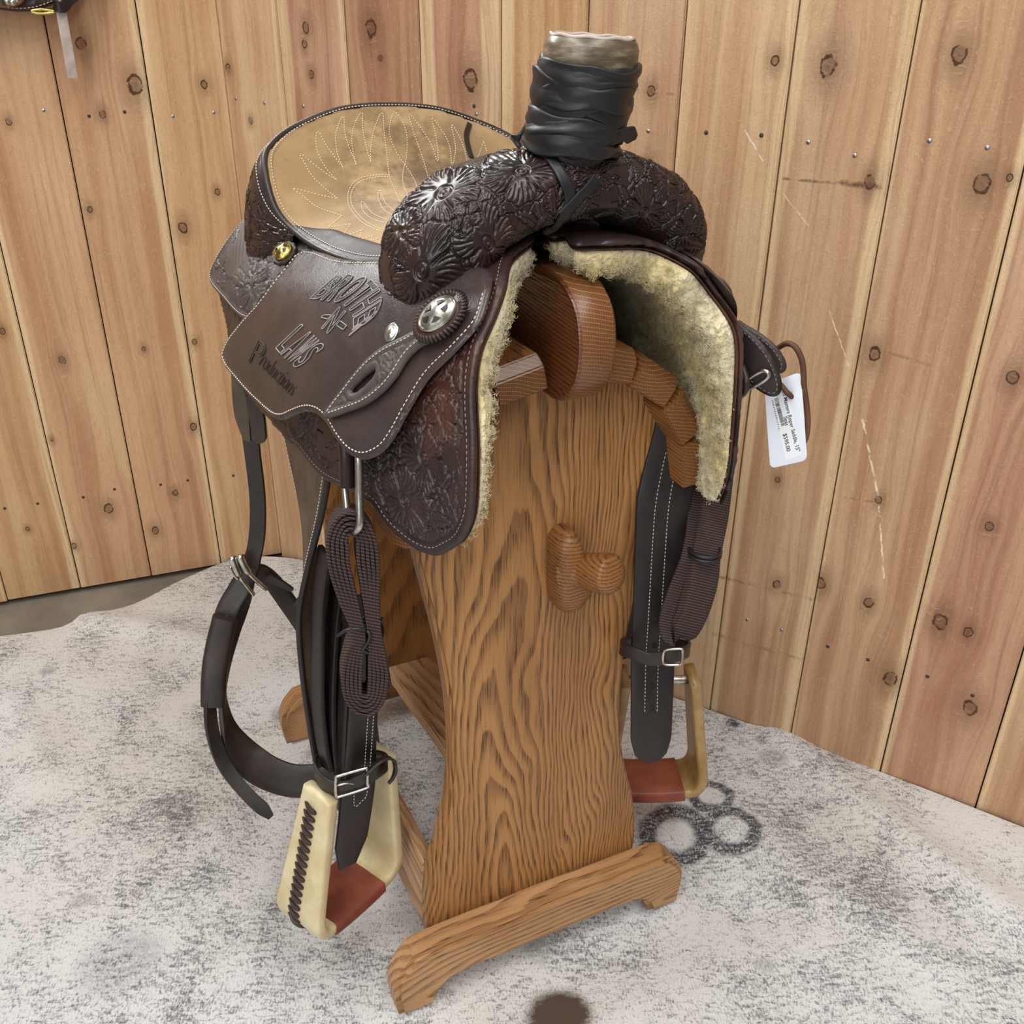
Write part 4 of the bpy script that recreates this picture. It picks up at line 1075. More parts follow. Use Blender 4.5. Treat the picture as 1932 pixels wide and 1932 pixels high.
# ---- cantle back: from the rim out and down to the jockeys
def cantle():
    n, m = 150, 26
    r = resample(RIMC[33:-33], n)
    u = np.linspace(0, 1, n)
    w = np.sin(u*math.pi)                       # 0 at the ends, 1 at the back
    cx = np.array([0, .17])
    rad = unit(r[:, :2]-cx)
    base = np.c_[r[:, :2]+rad*(.008+.020*np.clip(w*2, 0, 1))[:, None], np.zeros(n)]
    for i in range(n):
        ss = np.linspace(.02, .3, 120); q = _bil(np.full(120, base[i, 1]), ss); base[i, 2] = np.interp(abs(base[i, 0]), q[:, 0], q[:, 1])+.009
    V = np.zeros((n, m, 3))
    for j in range(m):
        t = j/(m-1)
        b = r*(1-t)+base*t
        bul = math.sin(min(1, t*1.1)*math.pi)*.008+.008*math.sin(min(1, t*5)*math.pi/2)*(1-t)
        b[:, :2] += rad*(bul*np.clip(w*2.5, .25, 1))[:, None]
        if t < .12: b[:, 2] += .0015*math.sin(t/.12*math.pi)
        V[:, j] = b
    s = np.r_[0, np.cumsum(np.linalg.norm(np.diff(V[:, 8], axis=0), axis=1))]; tt = np.linspace(0, .11, m)
    U = np.stack(np.meshgrid(s, tt, indexing='ij'), -1)
    # refine
    N, Mm = 420, 90
    def up(A):
        B = np.stack([np.stack([np.interp(np.linspace(0, n-1, N), np.arange(n), A[:, j, c]) for j in range(m)], 1) for c in range(A.shape[2])], -1)
        return np.stack([np.stack([np.interp(np.linspace(0, m-1, Mm), np.arange(m), B[i, :, c]) for i in range(N)], 0) for c in range(A.shape[2])], -1)
    V2 = up(V); U2 = up(U)
    nr = np.cross(np.gradient(V2, axis=0).reshape(-1, 3), np.gradient(V2, axis=1).reshape(-1, 3)); nr = unit(nr)
    c3 = V2.reshape(-1, 3)-np.array([0, .17, .95]); nr *= np.sign((nr*c3).sum(1, keepdims=True))
    fls = [(k, .055, .026, k*7, 5) for k in np.arange(.03, s[-1], .07)]
    h = tool_height(U2.reshape(-1, 2), fls, 5, .0010, 200, .016)
    h *= np.clip((U2.reshape(-1, 2)[:, 1]-.012)/.004, 0, 1)
    X = V2.reshape(-1, 3)+nr*h[:, None]
    F = grid_faces(N, Mm)
    o = add('cantle', X, F, M['tooled'], saddle)
    o['label'] = 'tooled dark brown cantle roll behind the seat'
    # two stitch rows below the rim
    for j in (2, 4): pass
    stitch('cantle_stitching', [V[:, 2]+0.0008*unit(V[:, 2]-np.array([0, .17, .95]))], M['thread'], o, pitch=.0042, r=.00065)
cantle()

# ---- fork with swells
SW = np.array([  # x, y, z, radial half, depth half
 (-.121, .014, .858, .012, .018), (-.124, .012, .872, .028, .036), (-.125, .008, .897, .038, .049), (-.119, .002, .928, .042, .054), (-.100, -.004, .955, .038, .055), (-.066, -.010, .974, .033, .053), (-.03, -.014, .982, .031, .051), (0, -.016, .984, .031, .050)])
SWF = np.vstack([SW, (SW*[-1, 1, 1, 1, 1])[::-1][1:]])
NSW, MSW = 640, 330
SWC = cr(SWF, NSW)
def swell_grid(U):
    """U (u 0..1 along, v 0..1 around) -> saddle frame"""
    u = np.clip(U[:, 0], 0, 1)*(NSW-1); A = np.stack([np.interp(u, np.arange(NSW), SWC[:, k]) for k in range(5)], 1)
    e = 2.0; B = np.stack([np.interp(np.clip(u+e, 0, NSW-1), np.arange(NSW), SWC[:, k])-np.interp(np.clip(u-e, 0, NSW-1), np.arange(NSW), SWC[:, k]) for k in range(3)], 1)
    T = unit(B); Yd = np.array([0, 1.0, 0])-T*T[:, 1:2]; Yd = unit(Yd); Nn = np.cross(Yd, T)   # outward (away from the gullet)
    Nn *= np.sign((Nn*np.array([A[:, 0], A[:, 1]*0, A[:, 2]-.90]).T).sum(1, keepdims=True)+1e-9)
    a = U[:, 1]*2*math.pi; c, s = np.cos(a), np.sin(a); p = .80
    rr = np.abs(c)**p*np.sign(c); ss = np.abs(s)**p*np.sign(s)
    return A[:, :3]+Nn*(A[:, 3]*rr)[:, None]-Yd*(A[:, 4]*ss)[:, None]
uu = np.linspace(0, 1, NSW); vv = np.interp(np.arange(MSW), [0, 190, 270, MSW], [0, .46, 1-.12, 1.0]); vv = np.r_[np.linspace(-.10, .48, 270, endpoint=False), np.linspace(.48, .90, MSW-270, endpoint=False)]
UU = np.stack(np.meshgrid(uu, vv, indexing='ij'), -1).reshape(-1, 2)
X = swell_grid(UU).reshape(NSW, MSW, 3)
# metric coordinates
slen = plen(SWC[:, :3]); MET = np.stack([UU[:, 0]*slen*1.35, UU[:, 1]*.275], 1)
fpx = [(985, 322, .036, .2), (838, 362, .033, 1.0), (795, 512, .038, 2.2), (923, 462, .034, .7), (1215, 400, .034, .4), (1255, 340, .024, 1.6), (880, 410, .014, 0), (760, 440, .020, 1), (1120, 330, .02, .5), (1080, 420, .022, 1.4), (1290, 440, .024, 2)]
fuv = px2surf([(a, b) for a, b, _, _ in fpx], swell_grid, (0.02, 0.0), (.98, .5), 90)
fl = [(q[0]*slen*1.35, q[1]*.275, r, t, 5) for q, (_, _, r, t) in zip(fuv, fpx)]
H = tool_height(MET, fl, 12, .0014, 300, .017)
H *= np.clip(np.minimum(UU[:, 0], 1-UU[:, 0])/.02, 0, 1)
nr = np.cross((np.roll(X, -1, 1)-np.roll(X, 1, 1)).reshape(-1, 3), np.gradient(X, axis=0).reshape(-1, 3)); nr = unit(nr)
ctr = np.repeat(SWC[:, None, :3], MSW, 1).reshape(-1, 3); nr *= np.sign(((X.reshape(-1, 3)-ctr)*nr).sum(1, keepdims=True))
XV = X.reshape(-1, 3)+nr*H[:, None]
_ss = np.linspace(.0, .42, 220)
_zb = np.array([np.interp(np.linspace(0, .16, 81), *(lambda q: (q[:, 0], q[:, 1]))(_bil(np.full(220, y), _ss))) for y in np.linspace(-.11, .11, 45)])
_fi = np.clip((XV[:, 1]+.11)/.005, 0, 43.99); _fj = np.clip(np.abs(XV[:, 0])/.002, 0, 79.99); _i = _fi.astype(int); _j = _fj.astype(int)
XV[:, 2] = np.where(np.abs(XV[:, 0]) < .16, np.maximum(XV[:, 2], _zb[_i, _j]+.002), XV[:, 2])      # the swells rest on the skirts
F = grid_faces(NSW, MSW, False, True); F.append(tuple(range(MSW))[::-1]); F.append(tuple(range((NSW-1)*MSW, NSW*MSW)))
fork = add('fork_swell', XV, F, M['tooled'], saddle); fork['label'] = 'wide flower-tooled fork swells'
def on_swell(pts, lift=.001):
    q = px2surf(pts, swell_grid, (0.02, 0.0), (.98, .5), 90); P = swell_grid(q)
    c = np.stack([np.interp(q[:, 0]*(NSW-1), np.arange(NSW), SWC[:, k]) for k in range(3)], 1)
    n = unit(P-c); return P+n*lift, n

# ---- horn
HB = np.array([-.009, -.026, 1.001]); HT = np.array([-.003, -.047, 1.093]); HA = unit(HT-HB)
HBas = basis(HA, (0, -1, 0)); HL = basis(unit(np.array([.01, -.05, 1.0])), (0, -1, 0))
def on_horn(a, t, r): # angle, height 0..1, radius
    return HB+(HT-HB)*t+(HBas[:, 0]*math.cos(a)+HBas[:, 1]*math.sin(a))*r
V, F = lathe_vf([(.036, -.02), (.033, .0), (.032, .04), (.033, .07), (.034, .084)], 40)
horn = add('horn', (V@HBas.T)+HB, F, M['strap_dark'], saddle)
capb = HB+(HT-HB)*.845
prof = .775*np.array([(.030, -.020), (.044, -.014), (.0495, -.005), (.0515, .006), (.0515, .018), (.049, .025), (.045, .0285), (.043, .0280), (.02, .0275), (.003, .0275)])
V, F = lathe_vf(prof, 64); V = V*np.array([1.0, .92, 1.0])
ca = basis(unit(np.array([.01, -.03, 1.0])), (0, -1, 0))
cap = add('horn_cap', V@ca.T+capb, F, M['cap'], horn, sharp=50)
# pale raw edge round the top of the cap
ang = np.linspace(0, 2*math.pi, 64, endpoint=False)
rim = np.stack([.0346*np.cos(ang), .0318*np.sin(ang), np.full(64, .0222)+.0006*np.sin(ang*9)], 1)@ca.T+capb
tube('cap_edge', rim, .0016, M['pale_strap'], cap, 6, True)
# rubber wraps: separate bands, each with its own tilt and folds
bands = [(.22, .0425, .011, .05, 0.3), (.29, .0430, .010, -.10, 1.4), (.38, .0415, .013, .12, 2.2), (.48, .0410, .015, -.12, 3.0), (.58, .0405, .015, .12, 4.1), (.67, .0405, .014, -.08, 5.0), (.75, .0415, .0095, .03, 2.4)]
for i, (t, r, hw, tilt, ph) in enumerate(bands):
    n, m = 110, 22; V = np.zeros((n, m, 3)); a = np.linspace(0, 2*math.pi, n, endpoint=False)
    for k in range(m):
        b = k/m*2*math.pi; cz, cr_ = math.cos(b), math.sin(b)
        hwv = hw*(1+.28*np.sin(a*2+ph*3)+.12*np.sin(a*5+ph)); zz = tilt*.09*np.cos(a+ph)+cz*hwv
        fold = .0011*np.sin(cz*4.0+a*1.0+ph)+.0006*np.sin(a*3+ph*5+cz*6)+.00025*np.sin(a*9-cz*7)
        rr = r*.89+.0010*np.sin(a*2+ph)+(.0046*np.sign(cr_)*abs(cr_)**.45)-.0022*cz*math.cos(ph)+fold*(cr_ > -.2)
        hh = t*.1
        V[:, k] = HB+HA*hh+HL[:, 2]*zz[:, None]+(HL[:, 0]*np.cos(a)[:, None]+HL[:, 1]*np.sin(a)[:, None])*rr[:, None]
    add('rubber_wrap', V.reshape(-1, 3), [f[::-1] for f in grid_faces(n, m, True, True)], M['rubber'], horn)
def ribbon_on(name, P, N, hw, mat, par, th=.0009, **k):
    T = tangents(P); W = np.cross(T, N); return strap(name, P, W, hw, th, mat, par, **k)
# tails of the wrap
tl, tn = on_swell([(1000, 262), (1018, 283), (1040, 308), (1058, 335), (1070, 362), (1070, 385), (1058, 408), (1045, 425), (1030, 440)], .0035)
P = cr(tl, 50); N = resample(tn, 50); ribbon_on('wrap_tail', P, N, np.interp(np.linspace(0, 1, 50), [0, .3, .6, 1], [.0055, .0038, .0050, .0040]), M['rubber'], horn, .0012)
tl, tn = on_swell([(1052, 402), (1075, 382), (1092, 365), (1108, 352), (1120, 338)], .005)
P = cr(tl, 24); N = resample(tn, 24); ribbon_on('wrap_tail', P, N, np.interp(np.linspace(0, 1, 24), [0, .6, 1], [.004, .004, .0055]), M['rubber'], horn, .001)
tail = [SAF.ony(px, py, Y) for px, py, Y in [(1150, 262, -.07), (1165, 258, -.072), (1180, 253, -.07), (1200, 258, -.066)]]
P = cr(np.array(tail), 20); strap('wrap_tail', P, (.0, -.3, 1), np.interp(np.linspace(0, 1, 20), [0, .5, .75, 1], [.006, .0055, .0075, .002]), .0011, M['rubber'], horn)
tail = [SAF.ony(px, py, Y) for px, py, Y in [(985, 250, -.06), (978, 262, -.064), (970, 270, -.062)]]
P = cr(np.array(tail), 14); strap('wrap_tail', P, (.3, -.3, 1), .006, .0011, M['rubber'], horn)

# ---- conchos and rosettes
def disc_on(P, n, up, rx, ry, prof, ns=48):
    B = basis(n, up); V, F = lathe_vf(prof, ns); V = V*np.array([rx, ry, 1.0]); return V@B.T+P, F, B
def star_vf(R, r, h):
    V = [(0, 0, h)]; 
    for k in range(10):
        a = math.pi/2+k*math.pi/5; q = R if k % 2 == 0 else r; V.append((q*math.cos(a), q*math.sin(a), h*.25))
    return np.array(V), [(0, 1+k, 1+(k+1) % 10) for k in range(10)]
def concho(P, n, up, rx, ry, mat, name='concho', par=None, scallops=0, base='strap', rope=True):
    root = None
    a = np.linspace(0, 2*math.pi, 72, endpoint=False); B = basis(n, up)
    k = 1.34+(.05*np.cos(a*scallops) if scallops else 0)
    V = []
    for z, s in ((0, 1), (.003, 1.0), (.0042, .94), (.0042, .3)):
        V += list(np.stack([rx*k*s*np.cos(a), ry*k*s*np.sin(a), np.full(72, z)], 1))
    F = grid_faces(4, 72, False, True); F.append(tuple(range(72))[::-1]); F.append(tuple(range(216, 288)))
    ros = add('rosette', np.array(V)@B.T+P, F, M[base], par, sharp=40)
    V, F = lathe_vf([(1.0, .004), (1.02, .0055), (1.0, .0068), (.93, .0075), (.88, .0068), (.6, .0098), (.3, .0112), (.02, .0117)], 48); V = V*np.array([rx, ry, 1])
    c = add(name, V@B.T+P, F, mat, ros, sharp=60)
    V, F = star_vf(.80, .33, .0042); V = V*np.array([rx, ry, 1])+np.array([0, 0, .0078])
    s = add('star', V@B.T+P, F, mat, c, smooth=False)
    # dark enamel triangles between the star's points
    dk = []
    for j in range(5):
        a0 = math.pi/2+math.pi/5+j*2*math.pi/5
        tri = [(.34*math.cos(a0), .34*math.sin(a0)), (.70*math.cos(a0-.42), .70*math.sin(a0-.42)), (.74*math.cos(a0), .74*math.sin(a0)), (.70*math.cos(a0+.42), .70*math.sin(a0+.42))]
        dk.append((np.array([(rx*x*.95, ry*y*.95, .0126-.0052*(x*x+y*y)) for x, y in tri])@B.T+P, [(0, 1, 2, 3)]))
    V, F = merge(dk)
    add('enamel', V, F, M['letter'], c, smooth=False)
    return ros
def jpoint(px, py, off=.006):
    q = px2surf([(px, py)], lambda P: jfn(P, off), LO, HI); e = 1e-3
    p = jfn(q, off)[0]; a = jfn(q+[e, 0], off)[0]-p; b = jfn(q+[0, e], off)[0]-p; n = unit(np.cross(a, b)); n = n*np.sign(np.dot(n, np.array([-1, 0, .4])))
    return p, n
p, n = jpoint(540, 482, .006); concho(p+n*.001, unit(n+np.array([-.1, -.45, .25])), (.2, .2, 1), .0100, .0108, M['brass'], par=saddle, scallops=12)
for o in [c for c in saddle.children if c.name.startswith('rosette')]: o['label'] = 'scalloped rosette with a brass star concho'
# fork strap with a slit, stitched round, carrying the silver concho
def sfn(P, off, side=-1): return body(P, jk_off(P)+.0068+off, side)
st_px = [(611, 786), (622, 765), (650, 728), (690, 680), (725, 652), (765, 632), (800, 612), (830, 580), (855, 566), (872, 572), (874, 592), (858, 615), (822, 640), (790, 658), (768, 680), (748, 712), (722, 742), (690, 765), (650, 780), (625, 788)]
st = px2surf(st_px, lambda P: sfn(P, .004), LO, HI); ST = smooth_outline(st, 160)
sl = px2surf([(664, 738), (680, 720), (696, 706), (711, 697), (706, 710), (690, 727), (674, 739)], lambda P: sfn(P, .004), LO, HI); SLT = cr(sl, 40, True)
hs = lambda P, d: np.where(d < .0062, 0.0003, np.where(d < .0078, -.0007, tool_height(P, [], 21, .0014, 60, .02, bg=-.1)))
o = sheet('fork_strap', ST, lambda P, off: sfn(P, off), .007, .0013, M['rear'], saddle, holes=[SLT], height=hs); o['label'] = 'tooled strap with a cut slit and silver star concho'
fs = o
R, ok = inset(ST, .0042); stitch('strap_stitching', [sfn(r, .0075) for r in runs(R, ok)], M['thread'], o, pitch=.0042, r=.0006)
sheet('fork_strap', ST, lambda P, off: body(P, .0125+off, 1), .007, .008, M['rear'], saddle, flip=True)
p, n = jpoint(832, 598, .014)
ros = concho(p+n*.001, unit(n+np.array([-.05, -.35, .1])), unit(np.array([.3, -.55, 1.0])), .0118, .0182, M['silver'], par=fs, base='tooled')
# braided rim of that rosette
B = basis(unit(n+np.array([-.05, -.35, .1])), unit(np.array([.3, -.55, 1.0])))
parts = []
for k in range(40):
    a = k/40*2*math.pi; c = np.array([.0150*math.cos(a), .0228*math.sin(a), .0015]); t = np.array([-math.sin(a), math.cos(a), 0]); r_ = np.array([math.cos(a), math.sin(a), 0])
    P = np.array([c-r_*.0025-t*.0016+[0, 0, .001], c+[0, 0, .0026], c+r_*.0028+t*.0016-[0, 0, .001]])
    v, f = tube_vf(cr(P, 6), .0016, 6); parts.append((v@B.T+p, f))
V, F = merge(parts); o = add('braided_rim', V, F, M['strap'], ros); 
# small screw concho
p, n = jpoint(740, 628, .0065)
V, F, B = disc_on(p, unit(n+np.array([0, -.25, .1])), (0, 0, 1), 1.05, 1.35, [(.0062, -.001), (.0066, .001), (.0056, .0024), (.0046, .0018), (.0036, .0034), (.0012, .0042), (.0003, .0043)], 28)
add('screw_concho', V, F, M['silver'], saddle)

# ---- lettering on the near jockey
def text_mesh(txt, bold=.0):
    cu = bpy.data.curves.new('lettering', 'FONT'); cu.body = txt; cu.offset = bold; cu.resolution_u = 4
    ob = bpy.data.objects.new('lettering', cu); COL.objects.link(ob)
    dg = bpy.context.evaluated_depsgraph_get(); me = bpy.data.meshes.new_from_object(ob.evaluated_get(dg))
    V = np.array([v.co[:] for v in me.vertices]); F = [tuple(p.vertices) for p in me.polygons]
    bpy.data.objects.remove(ob); bpy.data.curves.remove(cu); bpy.data.meshes.remove(me)
    return V, F
def loops_of(F):
    e = {}
    cnt = {}
    for f in F:
        for a, b in zip(f, f[1:]+f[:1]): cnt[(a, b)] = 1
    nx = {a: b for (a, b) in cnt if (b, a) not in cnt}
    out = []; seen = set()
    for s in list(nx):
        if s in seen: continue
        l = [s]; seen.add(s); c = nx[s]
        while c != s and c not in seen and c in nx: l.append(c); seen.add(c); c = nx[c]
        if len(l) > 3: out.append(l)
    return out
def weld(V, F):
    key = {}; mp = []; W = []
    for v in V:
        k = (round(v[0], 4), round(v[1], 4))
        if k not in key: key[k] = len(W); W.append(v)
        mp.append(key[k])
    G = []
    for f in F:
        g = [mp[i] for i in f]; g = [a for i, a in enumerate(g) if a != g[i-1]]
        if len(g) > 2: G.append(tuple(g))
    return np.array(W), G
def lettering(words, base, top, name, fill, line, lw=.0006, bold=.02, whole=False, off=.0060):
    nb = len(words); bc = cr(np.array(base, float), 200); tcv = cr(np.array(top, float), 200)
    fills = []; linesv = []
    if whole: words = [words]; nb = 1
    for i, ch in enumerate(words):
        V, F = text_mesh(ch, bold); V, F = weld(V, F)
        if not len(V): continue
        lo, hi = V[:, :2].min(0), V[:, :2].max(0)
        wx = (V[:, 0]-lo[0])/(hi[0]-lo[0]); hy = (V[:, 1]-lo[1])/max(hi[1]-lo[1], 1e-6)
        if ch == '-': hy = .42+hy*.2
        if ch.islower() and not whole:
            full = 1.0 if ch in 'dti' else .72
            hy = hy*full
        u = (i+.06+wx*.88)/nb*199
        A = np.stack([np.interp(u, np.arange(200), bc[:, k]) for k in range(2)], 1); Bp = np.stack([np.interp(u, np.arange(200), tcv[:, k]) for k in range(2)], 1)
        px = A+(Bp-A)*hy[:, None]
        Q = px2surf(px, lambda P: jfn(P, off), LO, HI, 90); P3 = jfn(Q, off)
        if fill is not None: fills.append((P3, F))
        for l in loops_of(F):
            L3 = jfn(Q[l], off+.0002); L3 = resample(np.vstack([L3, L3[:1]]), max(10, int(plen(np.vstack([L3, L3[:1]]))/.0016)), True)
            linesv.append(tube_vf(L3, lw, 5, True))
    if fills: V, F = merge(fills); add(name, V, F, fill, jockey_l)
    V, F = merge(linesv); add(name+'_outline', V, F, line, jockey_l)
lettering('BROTHER', [(584, 563), (611, 567), (640, 572), (655, 580), (664, 591), (668, 606), (667, 619), (657, 636)], [(632, 521), (660, 519), (690, 523), (706, 532), (716, 546), (720, 562), (718, 578), (700, 606)], 'lettering', M['letter'], M['letter_line'])
lettering('-N-', [(592, 608), (605, 618), (620, 630), (634, 640)], [(622, 586), (640, 580), (652, 588), (668, 600)], 'lettering', M['letter'], M['letter_line'])
lettering('LAWS', [(520, 656), (531, 669), (545, 682), (560, 696)], [(568, 611), (584, 625), (600, 640), (615, 655)], 'lettering', M['letter'], M['letter_line'])
lettering('P', [(468, 682), (484, 694)], [(488, 640), (506, 656)], 'script', M['press_line'], M['press_line'], lw=.0003, bold=-.01)
lettering('roductions', [(484, 684), (501, 702), (519, 719), (537, 736), (553, 751)], [(500, 658), (517, 676), (535, 693), (553, 710), (569, 726)], 'script', M['press_line'], M['press_line'], lw=.0002, bold=-.015, whole=True)

# ---- hanging gear: fenders, stirrup leathers, stirrups
def pd(l): return np.array([SAF.dist(a, b, d) for a, b, d in l])
MIR = np.array([-1, 1, 1.0])
PL = math.tan(math.radians(2.3))
def plumb(P): P = np.array(P, float); P[..., 0] += (.9-P[..., 2])*PL; return P      # the saddle sits rolled, straps hang plumb
def fender(side):
    rows = [(-.203, .140, .770, 0, -.076), (-.205, .140, .735, 0, -.075), (-.209, .140, .66, -.005, -.056), (-.213, .140, .58, -.015, -.030), (-.213, .130, .52, -.028, -.014), (-.208, .118, .45, -.037, -.004), (-.205, .108, .37, -.040, 0), (-.205, .100, .325, -.040, 0)]
    R = cr(np.array(rows), 90); P = R[:, :3].copy(); W = np.c_[R[:, 3:5], np.zeros(len(R))]; hw = np.linalg.norm(W, axis=1)
    n = 90; m = 14; V = np.zeros((n, m, 3)); V2 = V.copy(); T = tangents(P); N = unit(np.cross(T, W)); N *= np.sign(-N[:1, :1])
    for j in range(m):
        t = -1+2*j/(m-1); c = P+W*t+N*(.006*(1-t*t))[..., None] if False else P+W*t+N*.005*(1-t*t)
        V[:, j] = c+N*.0022; V2[:, j] = c-N*.0022
    A = np.vstack([V.reshape(-1, 3), V2.reshape(-1, 3)]); k = n*m
    F = grid_faces(n, m); F = F+[tuple(i+k for i in f[::-1]) for f in F]
    for i in range(n-1):
        for j in (0, m-1):
            a, b = i*m+j, (i+1)*m+j; F.append((a, b, b+k, a+k) if j == 0 else (b, a, a+k, b+k))
    F.append(tuple(range((n-1)*m, n*m))+tuple(range(n*m-1+k, (n-1)*m-1+k, -1)))
    if side > 0: A = A*MIR; F = [f[::-1] for f in F]
    A = plumb(A)
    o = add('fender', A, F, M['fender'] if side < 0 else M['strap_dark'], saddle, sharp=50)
    e1 = P+W*.90+N*.0035; e2 = P-W*.90+N*.0035
    if side > 0: e1 = e1*MIR; e2 = e2*MIR
    e1 = plumb(e1); e2 = plumb(e2)
    stitch('fender_stitching', [e1[6:], e2[6:60]], M['thread'], o, pitch=.0044, r=.0006)
    rim_ = P+W*.985; rim_ = plumb(rim_*MIR if side > 0 else rim_)
    tube('fender_edge', rim_, .0036, M['strap_dark'], o, 8)
    return o
fen_l = fender(-1); fen_r = fender(1)
fen_l['label'] = 'olive brown fender twisting down to the stirrup'
# stirrup leathers, near side
WL_ = np.array([.927, .2, 0])
L1 = cr(pd([(690, 1120, .885), (690, 1200, .876), (688, 1300, .869), (682, 1400, .866), (678, 1460, .864), (672, 1520, .860), (664, 1580, .858), (655, 1632, .858)]), 60)
o = strap('stirrup_leather', L1, WL_, np.interp(np.linspace(0, 1, 60), [0, .5, .7, .9, 1], [.017, .019, .023, .022, .012]), .0026, M['strap_dark'], saddle); sll = o
NV = np.array([-.33, -.94, 0.2])*.0032
for t in (.35, .78):
    stitch('leather_stitching', [(L1+WL_*(t*.019)+NV)[8:40]], M['thread'], o, pitch=.0044, r=.0006)
q = [SAF.dist(a, b, .8545) for a, b in [(668, 1488), (668, 1520), (672, 1522), (690, 1505), (694, 1490)]]
stitch('leather_stitching', [zigzag(np.array(q))], M['thread'], o, pitch=.0044, r=.0006)
VD = np.array([.33, .94, 0])
for l in ([(614, 1040, .905), (603, 1120, .905), (600, 1200, .90), (600, 1320, .895), (608, 1400, .885), (618, 1450, .875)],
          [(640, 1080, .91), (628, 1180, .905), (622, 1280, .90), (622, 1380, .89), (628, 1455, .875)],
          [(655, 1180, .89), (650, 1280, .885), (645, 1380, .876), (640, 1470, .866), (640, 1525, .866)],
          [(672, 1150, .91), (668, 1280, .90), (660, 1400, .885), (655, 1470, .872)]):
    P = cr(pd(l), 40); strap('stirrup_leather', P, VD+np.array([-.35, 0, 0]), .014, .0027, M['strap_dark'], saddle)
def stirrup(side, base, ang, mat):
    W = np.array([math.cos(ang), math.sin(ang), 0]); D = np.array([-math.sin(ang), math.cos(ang), 0])
    Hh = .215; base = plumb(base); UPV = SAF.M@np.array([0, 0, 1.0])
    path = np.array([(-.047, .215), (-.051, .18), (-.058, .12), (-.065, .06), (-.067, .032), (-.060, .012), (-.045, .005), (0, .002), (.045, .005), (.060, .012), (.067, .032), (.065, .06), (.058, .12), (.051, .18), (.047, .215)])
    C = cr(path, 120)
    out = side
    def pt(c, d=0.0, o=0.0):
        k = c[..., 1]/Hh
        return base+W*(c[..., 0:1]+side*-.012*k[..., None])+D*(-.028*k[..., None]+np.asarray(d)[..., None] if np.ndim(d) else -.028*k[..., None]+d)+UPV*c[..., 1:2]
    P = pt(C); hw = np.interp(C[:, 1], [0, .03, .1, .215], [.036, .037, .031, .022])
    V, F = strap_vf(P, D, hw, .0075, prof=np.array([(-1, -.45), (-.97, -.8), (-.86, -1), (-.4, -.9), (0, -.86), (.4, -.9), (.86, -1), (.97, -.8), (1, -.45), (1, .45), (.97, .8), (.86, 1), (.4, .9), (0, .86), (-.4, .9), (-.86, 1), (-.97, .8), (-1, .45)]))
    s = add('stirrup', V, F, mat, saddle)
    s['label'] = 'cream rawhide bound stirrup laced with brown leather' if side < 0 else 'rawhide bound stirrup in a shade-darkened colour with russet tread'
    # cross bar at the top
    tb = np.array([P[2], P[-3]]); tube('stirrup_bolt', resample(tb, 8), .006, M['steel'], s, 10)
    # leather covered tread
    Ct = C[np.abs(C[:, 0]) < .046]; Ct = Ct[Ct[:, 1] < .02]; Pt = pt(Ct); hwt = np.full(len(Pt), .0380)
    V, F = strap_vf(Pt, D, hwt, .0092, prof=PROF); add('tread', V, F, M['red'], s, sharp=50)
    # lacing up the outer cheek
    sgn = -1 if side < 0 else 1
    Cs = C[2:48] if side < 0 else C[::-1][2:48]
    Cs = resample(Cs, 19)[1:]
    me = None
    Ts = tangents(pt(Cs))
    for k in range(len(Cs)):
        c = pt(Cs)[k]; nrm = unit(np.cross(Ts[k], D)); nrm = nrm*np.sign(np.dot(nrm, W)*sgn)
        dd = D*(.004)
        a = c+nrm*.0070+dd-D*.0090+Ts[k]*.004; b = c+nrm*.0095+dd-D*.003+Ts[k]*.002; e = c+nrm*.0095+dd+D*.003-Ts[k]*.001; g = c+nrm*.0068+dd+D*.0095-Ts[k]*.003
        Pk = cr(np.array([a, b, e, g]), 9); wv = Ts[k]
        V, F = strap_vf(Pk, wv, np.array([.0012, .0027, .0031, .0032, .003, .0029, .0026, .0022, .001]), .0014)
        add('lace', V, F, M['lace'], s)
    return s
st_l = stirrup(-1, np.array([-.237, .088, .118]), math.radians(22), M['rawhide'])
st_r = stirrup(1, np.array([.240, .062, .118]), math.radians(-27), M['rawhide_shaded'])
# hobble strap and buckle, near side
hob = cr(pd([(594, 1447, .885), (606, 1472, .862), (632, 1486, .851), (662, 1484, .849), (695, 1466, .850), (722, 1448, .862), (728, 1436, .885), (705, 1428, .915), (650, 1422, .93), (608, 1432, .915)]), 70, True)
hs_ = strap('hobble_strap', hob, (0, 0, 1), .0095, .0016, M['strap'], saddle, closed=True)
tl = cr(pd([(690, 1460, .846), (712, 1440, .850), (730, 1431, .858), (742, 1436, .862), (746, 1452, .858), (741, 1468, .853), (733, 1478, .850)]), 36)
strap('strap_end', tl, (-.2, -.75, .5), np.interp(np.linspace(0, 1, 36), [0, .8, 1], [.0085, .0085, .003]), .0014, M['strap'], hs_)
bk = cr(pd([(634, 1468, .845), (640, 1464, .845), (688, 1450, .845), (693, 1452, .845), (693, 1478, .845), (692, 1486, .845), (640, 1503, .845), (634, 1500, .845)]), 60, True)
tube('buckle', bk, .0017, M['steel'], hs_, 8, True)
tube('buckle_tongue', cr(pd([(636, 1482, .843), (655, 1478, .842), (668, 1479, .844)]), 10), .0012, M['steel'], hs_, 6)
# thong ends below the hobble
for l in ([(618, 1486, .862), (606, 1500, .86), (596, 1515, .86)], [(628, 1490, .86), (626, 1510, .86), (628, 1530, .862)]):
    strap('thong', cr(pd(l), 10), (.9, -.3, .2), .0022, .0012, M['edge'], hs_)

